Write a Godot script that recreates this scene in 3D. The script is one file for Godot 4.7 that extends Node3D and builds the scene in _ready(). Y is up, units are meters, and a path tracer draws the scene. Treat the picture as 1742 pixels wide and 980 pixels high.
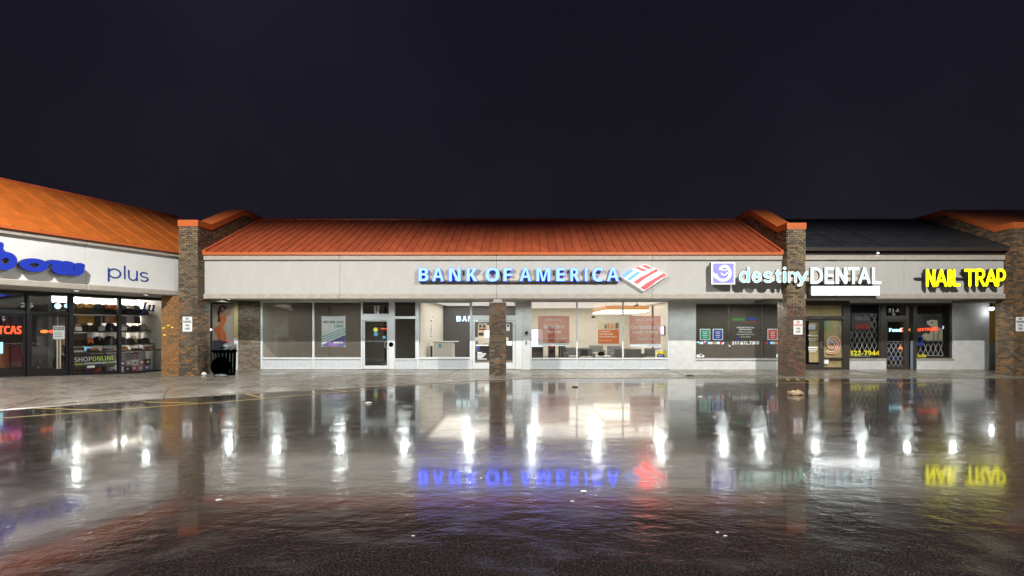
extends Node3D
# Night view of a single-storey shop row across a wet parking lot. The fascia of the centre block stands in the plane z = 0, the
# storefronts 2.6 m behind it, the camera 20.6 m in front. Metres, y up.

const EYE := 1.95
const CAM_Z := 20.6
const FOCAL := 882.0
const STORE_Z := -2.6

var bases := {}
var taken := {}
var meshes := {}
var M := {}
var rng := RandomNumberGenerator.new()
var wing := Transform3D(Basis(Vector3.UP, deg_to_rad(72.3)), Vector3(-13.74, 0, 0.1))


# ------------------------------------------------------------------ helpers
func numbered(parent: Node, called: String) -> String:
	var key := str(parent.get_instance_id()) + called
	taken[key] = taken.get(key, -1) + 1
	return called if taken[key] == 0 else "%s_%03d" % [called, taken[key]]


func thing(called: String, label: String, category: String, base := Vector3.ZERO, group := "", fr := Transform3D.IDENTITY) -> Node3D:
	var o := Node3D.new()
	o.name = numbered(self, called)
	o.transform = fr * Transform3D(Basis.IDENTITY, base)
	o.set_meta("label", label)
	o.set_meta("category", category)
	if group:
		o.set_meta("group", group)
	add_child(o, true)
	bases[o] = base
	return o


func copy_of(o: Node3D, label: String, base: Vector3, turn := 0.0, fr := Transform3D.IDENTITY, size := 1.0) -> Node3D:
	var c: Node3D = o.duplicate()
	c.name = numbered(self, str(o.get_meta("stem", o.name)))
	c.transform = fr * Transform3D(Basis(Vector3.UP, turn).scaled(Vector3.ONE * size), base)
	c.set_meta("label", label)
	add_child(c, true)
	bases[c] = base
	return c


func grp(parent: Node3D, called: String, at: Vector3) -> Node3D:
	var o := Node3D.new()
	o.name = numbered(parent, called)
	o.position = at - bases[parent]
	parent.add_child(o, true)
	bases[o] = at
	return o


func put(parent: Node, called: String, mesh: Mesh, m: Material, at := Vector3.ZERO, basis := Basis.IDENTITY) -> MeshInstance3D:
	var o := MeshInstance3D.new()
	o.name = numbered(parent, called)
	o.mesh = mesh
	o.material_override = m
	o.transform = Transform3D(basis, at - bases.get(parent, Vector3.ZERO))
	parent.add_child(o, true)
	bases[o] = at
	return o


func struct(called: String, mesh: Mesh, m: Material, at := Vector3.ZERO) -> MeshInstance3D:
	var o := put(self, called, mesh, m, at)
	o.set_meta("kind", "structure")
	return o


func box_mesh(size: Vector3) -> Mesh:
	var key := "b%.3f_%.3f_%.3f" % [size.x, size.y, size.z]
	if not meshes.has(key):
		var b := BoxMesh.new()
		b.size = size
		meshes[key] = b
	return meshes[key]


func bx(parent: Node, called: String, m: Material, x0: float, x1: float, y0: float, y1: float, z0: float, z1: float) -> MeshInstance3D:
	var size := Vector3(absf(x1 - x0), absf(y1 - y0), absf(z1 - z0))
	return put(parent, called, box_mesh(size), m, Vector3(x0 + x1, y0 + y1, z0 + z1) / 2)


# a box with chamfered long edges (for trim that catches light)
func rbx(parent: Node, called: String, m: Material, x0: float, x1: float, y0: float, y1: float, z0: float, z1: float, r := 0.015) -> MeshInstance3D:
	var h := Vector3(absf(x1 - x0), absf(y1 - y0), absf(z1 - z0)) / 2
	r = minf(r, minf(h.x, minf(h.y, h.z)) * 0.6)
	var key := "r%.3f_%.3f_%.3f_%.3f" % [h.x, h.y, h.z, r]
	if not meshes.has(key):
		meshes[key] = chamfered(h, r)
	return put(parent, called, meshes[key], m, Vector3(x0 + x1, y0 + y1, z0 + z1) / 2)


func chamfered(h: Vector3, r: float) -> ArrayMesh:
	var st := SurfaceTool.new()
	st.begin(Mesh.PRIMITIVE_TRIANGLES)
	var inner := h - Vector3.ONE * r
	for ax in 3:
		var u := (ax + 1) % 3
		var v := (ax + 2) % 3
		for s in [-1.0, 1.0]:
			var n := Vector3.ZERO
			n[ax] = s
			var q := []
			for c in [[-1, -1], [1, -1], [1, 1], [-1, 1]]:
				var p := Vector3.ZERO
				p[ax] = h[ax] * s
				p[u] = inner[u] * c[0]
				p[v] = inner[v] * c[1]
				q.append(p)
			face(st, q, n)
	for ax in 3:  # twelve edges
		var u := (ax + 1) % 3
		var v := (ax + 2) % 3
		for su in [-1.0, 1.0]:
			for sv in [-1.0, 1.0]:
				var n := Vector3.ZERO
				n[u] = su
				n[v] = sv
				var q := []
				for e in [[-1, 0], [1, 0], [1, 1], [-1, 1]]:
					var p := Vector3.ZERO
					p[ax] = inner[ax] * e[0]
					p[u] = (h[u] if e[1] == 0 else inner[u]) * su
					p[v] = (inner[v] if e[1] == 0 else h[v]) * sv
					q.append(p)
				face(st, q, n.normalized())
	for sx in [-1.0, 1.0]:
		for sy in [-1.0, 1.0]:
			for sz in [-1.0, 1.0]:
				var s := Vector3(sx, sy, sz)
				var q := []
				for ax in 3:
					var p := inner * s
					p[ax] = h[ax] * s[ax]
					q.append(p)
				face(st, q, s.normalized())
	return st.commit()


# a flat convex face, wound clockwise as seen from the side its normal points to
func face(st: SurfaceTool, q: Array, n: Vector3) -> void:
	var g: Vector3 = (q[1] - q[0]).cross(q[2] - q[0])
	if g.dot(n) > 0:
		q = q.duplicate()
		q.reverse()
	for i in range(1, q.size() - 1):
		for p in [q[0], q[i], q[i + 1]]:
			st.set_normal(n)
			st.add_vertex(p)


func quad_uv(st: SurfaceTool, q: Array, n: Vector3) -> void:
	var uv := [Vector2(0, 1), Vector2(1, 1), Vector2(1, 0), Vector2(0, 0)]
	for k in [0, 2, 1, 0, 3, 2]:
		st.set_normal(n)
		st.set_uv(uv[k])
		st.add_vertex(q[k])


# a convex profile in (z, y), drawn out along x; middle of the run is at x = 0
func prism_mesh(profile: Array, width: float) -> ArrayMesh:
	var st := SurfaceTool.new()
	st.begin(Mesh.PRIMITIVE_TRIANGLES)
	var a := []
	var b := []
	var mid := Vector2.ZERO
	for p in profile:
		a.append(Vector3(-width / 2, p.y, p.x))
		b.append(Vector3(width / 2, p.y, p.x))
		mid += p / profile.size()
	face(st, a, Vector3.LEFT)
	face(st, b, Vector3.RIGHT)
	for i in profile.size():
		var j := (i + 1) % profile.size()
		var e: Vector2 = profile[j] - profile[i]
		var n := Vector2(e.y, -e.x).normalized()
		if n.dot((profile[i] + profile[j]) / 2 - mid) < 0:
			n = -n
		face(st, [a[i], a[j], b[j], b[i]], Vector3(0, n.y, n.x))
	return st.commit()


func prism(parent: Node, called: String, m: Material, profile: Array, x0: float, x1: float) -> MeshInstance3D:
	return put(parent, called, prism_mesh(profile, x1 - x0), m, Vector3((x0 + x1) / 2, 0, 0))


func lathe(profile: Array, n := 24) -> ArrayMesh:
	var st := SurfaceTool.new()
	st.begin(Mesh.PRIMITIVE_TRIANGLES)
	for i in n:
		var a := TAU * i / n
		var b := TAU * (i + 1) / n
		for k in profile.size() - 1:
			var p: Vector2 = profile[k]
			var q: Vector2 = profile[k + 1]
			var e := q - p
			if e.length() < 1e-5:
				continue
			var nn := Vector2(e.y, -e.x).normalized()
			var pts := [Vector3(p.x * cos(a), p.y, p.x * sin(a)), Vector3(p.x * cos(b), p.y, p.x * sin(b)), Vector3(q.x * cos(b), q.y, q.x * sin(b)), Vector3(q.x * cos(a), q.y, q.x * sin(a))]
			var nrm := [Vector3(nn.x * cos(a), nn.y, nn.x * sin(a)), Vector3(nn.x * cos(b), nn.y, nn.x * sin(b))]
			for t in [[0, 2, 1], [0, 3, 2]]:
				for j in t:
					st.set_normal(nrm[0] if j in [0, 3] else nrm[1])
					st.add_vertex(pts[j])
	return st.commit()


func rod(parent: Node, called: String, m: Material, a: Vector3, b: Vector3, w: float, d := -1.0) -> MeshInstance3D:
	var dir := b - a
	var y := dir.normalized()
	var x := y.cross(Vector3.BACK)
	x = Vector3.RIGHT if x.length() < 0.01 else x.normalized()
	return put(parent, called, box_mesh(Vector3(w, snappedf(dir.length(), 0.01), w if d < 0 else d)), m, (a + b) / 2, Basis(x, y, x.cross(y)))


# ------------------------------------------------------------------ lettering
func arc(cx: float, cy: float, rx: float, ry: float, a0: float, a1: float, n := 18) -> PackedVector2Array:
	var p := PackedVector2Array()
	for i in n + 1:
		var a := deg_to_rad(lerpf(a0, a1, float(i) / n))
		p.append(Vector2(cx + rx * cos(a), cy + ry * sin(a)))
	return p


func line(pts: Array) -> PackedVector2Array:
	var p := PackedVector2Array()
	for k in range(0, pts.size(), 2):
		p.append(Vector2(pts[k], pts[k + 1]))
	return p


func area(p: PackedVector2Array) -> float:
	var s := 0.0
	for i in p.size():
		s += p[i].cross(p[(i + 1) % p.size()])
	return s / 2


func forwards(p: PackedVector2Array) -> PackedVector2Array:
	if area(p) < 0:
		p = p.duplicate()
		p.reverse()
	return p


# strokes of one width, joined: [outlines, holes]
func strokes(lines: Array, width: float, square := false) -> Array:
	var outs := []
	var holes := []
	for l in lines:
		var big := PackedVector2Array()
		for p in l:
			big.append(p * 100)
		var shape = Geometry2D.offset_polyline(big, width * 50, Geometry2D.JOIN_MITER if square else Geometry2D.JOIN_ROUND, Geometry2D.END_SQUARE if square else Geometry2D.END_ROUND)
		var biggest = shape[0]
		for s in shape:
			if absf(area(s)) > absf(area(biggest)):
				biggest = s
		var turn := signf(area(biggest))
		var o := []
		var h := []
		for s in shape:
			if signf(area(s)) == turn:
				o.append(forwards(s))
			else:
				h.append(forwards(s))
		var left := []
		for x in holes:  # what is left of the old holes
			var parts := [x]
			for y in o:
				var next := []
				for z in parts:
					next.append_array(Geometry2D.clip_polygons(z, y))
				parts = next
			left.append_array(parts)
			for y in h:
				left.append_array(Geometry2D.intersect_polygons(x, y))
		for x in h:  # what is left of the new ones
			var parts := [x]
			for y in outs:
				var next := []
				for z in parts:
					next.append_array(Geometry2D.clip_polygons(z, y))
				parts = next
			left.append_array(parts)
		holes = left.map(forwards)
		for y in o:
			var current: PackedVector2Array = y
			var rest := []
			for x in outs:
				var joint = Geometry2D.merge_polygons(x, current)
				var solid := []
				for z in joint:
					if area(z) > 0:
						solid.append(z)
				if solid.size() == 1:
					current = solid[0]
					for z in joint:
						if area(z) < 0:
							holes.append(forwards(z))
				else:
					rest.append(x)
			rest.append(current)
			outs = rest
	return [outs, holes.filter(func(p): return absf(area(p)) > 1.0)]


func bounds(polys: Array) -> Rect2:
	var r := Rect2(polys[0][0], Vector2.ZERO)
	for p in polys:
		for v in p:
			r = r.expand(v)
	return r


func extrude(outs: Array, holes: Array, from: Rect2, to: Rect2, depth: float, slant := 0.0) -> ArrayMesh:
	var st := SurfaceTool.new()
	st.begin(Mesh.PRIMITIVE_TRIANGLES)
	var fit := func(v: Vector2) -> Vector2:
		var q := (v - from.position) / from.size
		return to.position + q * to.size + Vector2(slant * q.y * to.size.y, 0)
	var free := holes.duplicate()
	for out in outs:
		var outline := PackedVector2Array()
		for v in out:
			outline.append(fit.call(v))
		var rims := [forwards(outline)]
		var whole: PackedVector2Array = rims[0]
		var mine := free.filter(func(h): return Geometry2D.is_point_in_polygon(h[0], out))
		for h in mine:
			free.erase(h)
			var hole := PackedVector2Array()
			for v in h:
				hole.append(fit.call(v))
			hole = forwards(hole)
			hole.reverse()
			rims.append(hole)
			var best := [0, 0, INF]
			for i in whole.size():
				for j in hole.size():
					var d := whole[i].distance_squared_to(hole[j])
					if d < best[2]:
						best = [i, j, d]
			var joined := whole.slice(0, best[0] + 1)
			for j in hole.size() + 1:
				joined.append(hole[(best[1] + j) % hole.size()])
			joined.append_array(whole.slice(best[0]))
			whole = joined
		var tri := Geometry2D.triangulate_polygon(whole)
		for side in [1.0, -1.0]:
			for t in range(0, tri.size(), 3):
				var q := []
				for k in 3:
					q.append(Vector3(whole[tri[t + k]].x, whole[tri[t + k]].y, side * depth / 2))
				face(st, q, Vector3(0, 0, side))
		for rim in rims:
			for i in rim.size():
				var a: Vector2 = rim[i]
				var b: Vector2 = rim[(i + 1) % rim.size()]
				var e := b - a
				if e.length() > 1e-6:
					face(st, [Vector3(a.x, a.y, -depth / 2), Vector3(b.x, b.y, -depth / 2), Vector3(b.x, b.y, depth / 2), Vector3(a.x, a.y, depth / 2)], Vector3(e.y, -e.x, 0).normalized())
	return st.commit()


func glyph(c: String) -> Array:
	match c:
		"N": return [line([0.1, 0, 0.1, 1, 0.6, 0, 0.6, 1])]
		"A": return [line([0, 0, 0.36, 1, 0.72, 0]), line([0.13, 0.32, 0.59, 0.32])]
		"I": return [line([0, 0, 0, 1])]
		"L": return [line([0, 1, 0, 0, 0.5, 0])]
		"T": return [line([0, 1, 0.7, 1]), line([0.35, 1, 0.35, 0])]
		"R": return [line([0, 0, 0, 1, 0.3, 1]), arc(0.3, 0.74, 0.26, 0.26, 90, -90), line([0.3, 0.48, 0, 0.48]), line([0.28, 0.48, 0.56, 0])]
		"P": return [line([0, 0, 0, 1, 0.3, 1]), arc(0.3, 0.68, 0.28, 0.32, 90, -90), line([0.3, 0.36, 0, 0.36])]
		"D": return [line([0.25, 0, 0, 0, 0, 1, 0.25, 1]), arc(0.25, 0.5, 0.42, 0.5, 90, -90)]
		"E": return [line([0.55, 1, 0, 1, 0, 0, 0.55, 0]), line([0, 0.51, 0.5, 0.51])]
		"d": return [arc(0.38, 0.5, 0.38, 0.5, 0, 360, 28), line([0.8, 0, 0.8, 1.5])]
		"e": return [line([0.02, 0.52, 0.78, 0.52]), arc(0.4, 0.5, 0.38, 0.5, 0, 318, 28)]
		"s": return [arc(0.34, 0.745, 0.3, 0.255, 35, 270, 16), arc(0.34, 0.245, 0.32, 0.245, 90, -145, 16)]
		"t": return [line([0.2, 1.35, 0.2, 0.22]), arc(0.42, 0.22, 0.22, 0.22, 180, 285, 8), line([0, 0.98, 0.5, 0.98])]
		"i": return [line([0, 0, 0, 1]), line([0, 1.42, 0, 1.46])]
		"n": return [line([0, 0, 0, 1]), arc(0.36, 0.62, 0.36, 0.38, 180, 0, 14), line([0.72, 0.62, 0.72, 0])]
		"y": return [line([0, 1, 0.4, 0.05]), line([0.8, 1, 0.34, -0.12]), arc(0.12, -0.16, 0.23, 0.26, 0, -90, 8)]
		"p": return [arc(0.44, 0.5, 0.44, 0.5, 0, 360, 28), line([0, 1, 0, -0.45])]
		"l": return [line([0, 0, 0, 1.5])]
		"u": return [line([0, 1, 0, 0.38]), arc(0.36, 0.38, 0.36, 0.38, 180, 360, 14), line([0.72, 1, 0.72, 0])]
		"b": return [line([0.12, 1.75, 0.1, 0.5]), arc(0.62, 0.5, 0.52, 0.5, 0, 360, 28), line([-0.3, 1.75, 0.12, 1.75])]
		"o": return [arc(0.5, 0.5, 0.5, 0.5, 0, 360, 28)]
		"w": return [line([-0.15, 0.98, 0.1, 1, 0.1, 0.35]), arc(0.36, 0.35, 0.26, 0.35, 180, 360, 12), line([0.62, 0.3, 0.62, 1]), arc(0.9, 0.35, 0.28, 0.35, 180, 330, 12), line([1.16, 0.28, 1.18, 0.95]), line([0.5, 1, 0.62, 1])]
	return []


# one stroked letter fitted into a rectangle
func letter(parent: Node, called: String, c: String, width: float, to: Rect2, z: float, depth: float, m: Material, inset := 1.0, slant := 0.0, square := false) -> MeshInstance3D:
	var full := strokes(glyph(c), width, square)
	var from := bounds(full[0])
	var s := full if inset >= 1.0 else strokes(glyph(c), width * inset, square)
	var mid := to.get_center()
	var mesh := extrude(s[0], s[1], from, Rect2(to.position - mid, to.size), depth, slant)
	return put(parent, called, mesh, m, Vector3(mid.x, mid.y, z))


func font(bold: bool, serif := false) -> SystemFont:
	var key := "font%s%s" % [bold, serif]
	if not meshes.has(key):
		var f := SystemFont.new()
		f.font_names = PackedStringArray(["Droid Serif" if serif else "Droid Sans"])
		f.font_weight = 700 if bold else 400
		meshes[key] = f
	return meshes[key]


# printed or built lettering in a plane of constant z, fitted into the box x0..x1, y0..y1
func txt(parent: Node, called: String, text: String, m: Material, x0: float, x1: float, y0: float, y1: float, z: float, depth := 0.004, bold := true, serif := false, fit_width := true) -> MeshInstance3D:
	var t := TextMesh.new()
	t.font = font(bold, serif)
	t.text = text
	t.font_size = 32
	t.pixel_size = 0.01
	t.curve_step = 1.5 if y1 - y0 > 0.2 else 4.0
	t.depth = depth
	var b := t.get_aabb()
	var sy := (y1 - y0) / b.size.y
	var sx := (x1 - x0) / b.size.x if fit_width else sy
	var c := b.get_center()
	return put(parent, called, t, m, Vector3((x0 + x1) / 2 - c.x * sx, (y0 + y1) / 2 - c.y * sy, z), Basis(Vector3(sx, 0, 0), Vector3(0, sy, 0), Vector3(0, 0, 1)))


# where a plumb point read off the survey (columns and rows of the survey picture, metres from the lens) stands
func sx(col: float, away: float) -> float:
	return (col - 895.0) / FOCAL * away


func sy(row: float, away: float) -> float:
	return EYE + (556.0 - row) / FOCAL * away


# ------------------------------------------------------------------ materials
func noise_tex(sd: int, freq: float, c0: Color, c1: Color, size := 512, octaves := 4, kind := FastNoiseLite.TYPE_SIMPLEX_SMOOTH, lo := 0.3, hi := 0.7) -> NoiseTexture2D:
	var n := FastNoiseLite.new()
	n.seed = sd
	n.noise_type = kind
	n.frequency = freq
	n.fractal_octaves = octaves
	var t := NoiseTexture2D.new()
	t.width = size
	t.height = size
	t.seamless = true
	t.noise = n
	var g := Gradient.new()
	g.offsets = PackedFloat32Array([lo, hi])
	g.colors = PackedColorArray([c0, c1])
	t.color_ramp = g
	return t


func normal_tex(sd: int, freq: float, strength: float, size := 512, octaves := 3) -> NoiseTexture2D:
	var t := noise_tex(sd, freq, Color.BLACK, Color.WHITE, size, octaves)
	t.color_ramp = null
	t.as_normal_map = true
	t.bump_strength = strength
	return t


func lin(r: float, g: float, b: float) -> Color:
	return Color(r, g, b).linear_to_srgb()


func mat(called: String, c: Color, rough := 0.7, metal := 0.0) -> StandardMaterial3D:
	var m := StandardMaterial3D.new()
	m.resource_name = called
	m.albedo_color = c
	m.roughness = rough
	m.metallic = metal
	M[called] = m
	return m


func glow(called: String, c: Color, e: Color, energy: float) -> StandardMaterial3D:
	var m := mat(called, c, 0.5)
	m.emission_enabled = true
	m.emission = e
	m.emission_energy_multiplier = energy
	return m


func glass(called: String, c: Color, alpha: float) -> StandardMaterial3D:
	var m := mat(called, Color(c.r, c.g, c.b, alpha), 0.02)
	m.transparency = BaseMaterial3D.TRANSPARENCY_ALPHA
	return m


func triplanar(m: StandardMaterial3D, scale: float) -> StandardMaterial3D:
	m.uv1_triplanar = true
	m.uv1_world_triplanar = true
	m.uv1_scale = Vector3.ONE * scale
	return m


func mottled(called: String, c0: Color, c1: Color, scale: float, sd: int, rough := 0.7, bump := 0.0) -> StandardMaterial3D:
	var m := triplanar(mat(called, Color.WHITE, rough), scale)
	m.albedo_texture = noise_tex(sd, 0.01, c0, c1, 512, 5)
	if bump > 0:
		m.normal_enabled = true
		m.normal_texture = normal_tex(sd + 1, 0.06, bump)
		m.normal_scale = 0.5
	return m


func make_materials() -> void:
	# ground: wet asphalt under a film of water, wet concrete
	var a := triplanar(mat("wet_asphalt", Color.WHITE, 1.0), 0.25)
	a.albedo_texture = noise_tex(11, 0.1, lin(0.016, 0.0135, 0.013), lin(0.085, 0.07, 0.066), 2048, 4, FastNoiseLite.TYPE_SIMPLEX, 0.35, 0.75)
	a.normal_enabled = true
	a.normal_texture = normal_tex(12, 0.006, 9.0, 2048, 7)
	a.normal_texture.noise.fractal_gain = 0.62
	a.normal_scale = ASPHALT_BUMP
	a.uv1_scale = Vector3(0.14, 0.25, 0.25)
	a.roughness_texture = noise_tex(13, 0.006, Color(0.06, 0.06, 0.06), Color(0.26, 0.26, 0.26), 1024, 6, FastNoiseLite.TYPE_SIMPLEX_SMOOTH, 0.42, 0.8)
	a.detail_enabled = true
	a.detail_albedo = noise_tex(14, 0.16, Color(0.45, 0.44, 0.44), Color(1.0, 0.98, 0.97), 1024, 3, FastNoiseLite.TYPE_CELLULAR, 0.3, 0.75)
	a.detail_blend_mode = BaseMaterial3D.BLEND_MODE_MUL
	a.detail_uv_layer = BaseMaterial3D.DETAIL_UV_2
	a.uv2_triplanar = true
	a.uv2_world_triplanar = true
	a.uv2_scale = Vector3.ONE * 0.4
	a.metallic_specular = 0.74
	a.clearcoat_enabled = true
	a.clearcoat = 0.65
	a.clearcoat_roughness = 0.06
	var c := triplanar(mat("wet_concrete", Color.WHITE, 1.0), 0.17)
	c.albedo_texture = noise_tex(21, 0.012, lin(0.14, 0.121, 0.097), lin(0.18, 0.156, 0.127), 1024, 6)
	c.normal_enabled = true
	c.normal_texture = normal_tex(22, 0.05, 4.0, 1024, 4)
	c.normal_scale = 0.05
	c.roughness_texture = noise_tex(23, 0.008, Color(0.2, 0.2, 0.2), Color(0.4, 0.4, 0.4), 512, 3, FastNoiseLite.TYPE_SIMPLEX_SMOOTH, 0.2, 0.8)
	c.metallic_specular = 0.6
	var y := mat("yellow_paint", lin(0.3, 0.21, 0.05), 0.35)
	y.metallic_specular = 0.6
	mat("joint_dark", lin(0.03, 0.025, 0.02), 0.5)
	# walls
	mottled("stucco", lin(0.45, 0.44, 0.42), lin(0.468, 0.458, 0.438), 0.35, 31, 0.8, 1.5)
	M.stucco.uv1_scale = Vector3(0.4, 0.16, 0.4)
	mottled("stucco_trim", lin(0.37, 0.335, 0.285), lin(0.42, 0.385, 0.335), 0.5, 33, 0.7, 1.5)
	mottled("plaster", lin(0.49, 0.485, 0.475), lin(0.54, 0.535, 0.525), 0.4, 35, 0.75, 1.5)
	mottled("white_stucco", lin(0.66, 0.66, 0.65), lin(0.69, 0.69, 0.68), 0.35, 37, 0.75, 1.0)
	mottled("mortar", lin(0.13, 0.115, 0.09), lin(0.2, 0.18, 0.15), 2.0, 39, 0.9)
	mottled("soffit", lin(0.42, 0.4, 0.36), lin(0.5, 0.48, 0.44), 0.5, 41, 0.8)
	var k := 0
	for s in [["brick_dark", 0.085, 0.063, 0.044], ["brick_brown", 0.145, 0.1, 0.058], ["brick_tan", 0.21, 0.15, 0.082], ["brick_grey", 0.13, 0.108, 0.08], ["brick_red", 0.15, 0.075, 0.052], ["brick_orange", 0.3, 0.145, 0.05], ["brick_honey", 0.24, 0.12, 0.046], ["brick_pale", 0.2, 0.165, 0.13]]:
		mottled(s[0], lin(s[1] * 0.75, s[2] * 0.75, s[3] * 0.75), lin(s[1] * 1.2, s[2] * 1.2, s[3] * 1.2), 1.7, 50 + k, 0.75, 2.0)
		k += 2
	# roofs
	for s in [["roof_orange", 0.5, 0.108, 0.042], ["roof_orange_worn", 0.46, 0.1, 0.04], ["roof_amber", 0.56, 0.142, 0.022], ["roof_amber_worn", 0.51, 0.13, 0.022]]:
		var r := mottled(s[0], lin(s[1] * 0.74, s[2] * 0.74, s[3] * 0.8), lin(s[1], s[2], s[3]), 0.35, 70 + k, 0.38)
		r.metallic_specular = 0.55
		k += 2
	mat("coping_orange", lin(0.5, 0.12, 0.03), 0.4)
	mottled("roof_black", lin(0.018, 0.02, 0.024), lin(0.03, 0.032, 0.038), 0.4, 91, 0.45)
	mat("gutter_brown", lin(0.04, 0.028, 0.022), 0.5)
	# metal and glass
	mat("white_frame", lin(0.58, 0.595, 0.605), 0.4)
	mat("silver_frame", lin(0.5, 0.51, 0.53), 0.35, 0.4)
	mat("brown_frame", lin(0.045, 0.035, 0.03), 0.4)
	mat("black_frame", lin(0.015, 0.014, 0.015), 0.4)
	mat("grey_frame", lin(0.12, 0.11, 0.1), 0.4, 0.3)
	mat("blue_frame", lin(0.2, 0.28, 0.33), 0.35, 0.4)
	mottled("kick_white", lin(0.47, 0.49, 0.51), lin(0.51, 0.53, 0.55), 0.8, 93, 0.5)
	mat("steel", lin(0.5, 0.5, 0.5), 0.3, 0.8)
	mat("gate_steel", lin(0.55, 0.54, 0.52), 0.4, 0.3)
	glass("clear_glass", Color(0.25, 0.25, 0.24), 0.045)
	glass("dusty_glass", Color(0.64, 0.6, 0.55), 0.14)
	glass("dark_glass", Color(0.05, 0.06, 0.07), 0.35)
	# signs
	glow("blue_letter_face", lin(0.14, 0.28, 0.5), lin(0.038, 0.075, 1.0), 8.0)
	glow("red_logo_face", lin(0.7, 0.05, 0.05), lin(1.0, 0.018, 0.022), 5.0)
	glow("blue_logo_face", lin(0.1, 0.25, 0.6), lin(0.08, 0.2, 1.0), 1.6)
	glow("white_logo_face", lin(0.8, 0.8, 0.8), lin(1, 0.97, 0.95), 0.35)
	mat("letter_side", lin(0.16, 0.16, 0.15), 0.5)
	mat("letter_return", lin(0.08, 0.1, 0.16), 0.4)
	mat("raceway", lin(0.03, 0.03, 0.04), 0.5)
	mat("raceway_beige", lin(0.55, 0.5, 0.43), 0.6)
	glow("white_letter_rim", lin(0.5, 0.5, 0.5), lin(0.9, 0.98, 1.0), 0.95)
	glow("mint_letter_face", lin(0.15, 0.5, 0.4), lin(0.2, 0.66, 0.5), 0.8)
	glow("aqua_letter_face", lin(0.3, 0.6, 0.65), lin(0.4, 0.72, 0.85), 0.95)
	glow("lilac_sign_face", lin(0.1, 0.09, 0.3), lin(0.34, 0.32, 0.85), 0.75)
	glow("white_sign_face", lin(0.9, 0.9, 0.9), lin(0.92, 0.96, 1.0), 2.6)
	glow("faint_sign_print", lin(0.8, 0.75, 0.65), lin(0.95, 0.85, 0.7), 0.9)
	glow("yellow_letter_face", lin(0.85, 0.8, 0.02), lin(1.0, 0.92, 0.0), 2.2)
	mat("black_return", lin(0.012, 0.012, 0.012), 0.5)
	mat("cobalt_letter", lin(0.012, 0.035, 0.42), 0.45)
	mat("navy_print", lin(0.02, 0.05, 0.25), 0.6)
	mat("white_print", lin(0.78, 0.78, 0.78), 0.6)
	mat("black_print", lin(0.02, 0.02, 0.02), 0.6)
	mat("grey_print", lin(0.2, 0.2, 0.2), 0.6)
	mat("red_print", lin(0.5, 0.05, 0.03), 0.6)
	mat("green_print", lin(0.03, 0.32, 0.17), 0.6)
	mat("lime_print", lin(0.45, 0.62, 0.12), 0.6)
	mat("leaf_print", lin(0.07, 0.4, 0.05), 0.6)
	mat("royal_print", lin(0.02, 0.05, 0.32), 0.6)
	mat("teal_print", lin(0.08, 0.42, 0.45), 0.6)
	mat("purple_print", lin(0.2, 0.1, 0.45), 0.6)
	mat("yellow_print", lin(0.75, 0.65, 0.02), 0.6)
	mat("orange_print", lin(0.55, 0.16, 0.04), 0.6)
	mat("cream_print", lin(0.65, 0.58, 0.42), 0.6)
	mat("skin_print", lin(0.55, 0.3, 0.19), 0.6)
	mat("dress_print", lin(0.75, 0.19, 0.05), 0.6)
	mat("hair_print", lin(0.05, 0.018, 0.012), 0.6)
	mat("poster_cream", lin(0.6, 0.51, 0.43), 0.6)
	mat("poster_white", lin(0.7, 0.76, 0.78), 0.5)
	mat("poster_red", lin(0.5, 0.13, 0.08), 0.6)
	mat("grey_silver", lin(0.5, 0.52, 0.55), 0.3, 0.3)
	# lamps
	glow("lamp_disc", Color.WHITE, lin(0.88, 1.0, 1.0), 8.0)
	glow("jar_bulb", Color.WHITE, lin(0.95, 1.0, 1.0), 8.0)
	glow("warm_disc", Color.WHITE, lin(1.0, 0.93, 0.8), 5.0)
	glow("panel_lens", lin(0.5, 0.5, 0.48), lin(1.0, 0.95, 0.86), 0.55)
	glow("warm_tube", Color.WHITE, lin(1.0, 0.95, 0.85), 3.0)
	glow("cool_tube", Color.WHITE, lin(1.0, 0.98, 0.94), 6.0)
	glow("screen_light", Color.WHITE, lin(0.7, 0.9, 1.0), 1.1)
	glow("cyan_screen", Color.WHITE, lin(0.25, 0.9, 1.0), 1.3)
	glow("red_neon", lin(0.3, 0.02, 0.01), lin(1.0, 0.1, 0.03), 2.0)
	glow("orange_neon", lin(0.3, 0.06, 0.01), lin(1.0, 0.25, 0.04), 1.8)
	glow("dim_red_neon", lin(0.2, 0.02, 0.01), lin(1.0, 0.08, 0.03), 0.12)
	glow("cyan_neon", lin(0.5, 0.7, 0.8), lin(0.5, 0.85, 1.0), 2.2)
	glow("yellow_neon", lin(0.6, 0.6, 0.1), lin(0.9, 0.85, 0.15), 0.9)
	glow("bluelit_sign", lin(0.2, 0.5, 0.7), lin(0.2, 0.6, 0.9), 0.7)
	glow("lot_lamp_lens", Color.WHITE, lin(1.0, 0.94, 0.84), 30.0)
	glow("lilac_screen", Color.WHITE, lin(0.72, 0.66, 1.0), 0.9)
	# insides
	mottled("cream_wall", lin(0.7, 0.68, 0.62), lin(0.74, 0.72, 0.66), 0.3, 101, 0.8)
	mat("white_ceiling", lin(0.75, 0.72, 0.66), 0.8)
	mat("slate_wall", lin(0.1, 0.1, 0.11), 0.7)
	mat("grey_floor", lin(0.22, 0.2, 0.18), 0.5)
	mat("bare_wall", lin(0.6, 0.54, 0.46), 0.85)
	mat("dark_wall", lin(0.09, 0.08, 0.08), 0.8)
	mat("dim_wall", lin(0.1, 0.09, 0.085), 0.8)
	mat("counter_white", lin(0.72, 0.7, 0.66), 0.5)
	mat("charcoal", lin(0.04, 0.04, 0.042), 0.6)
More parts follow.
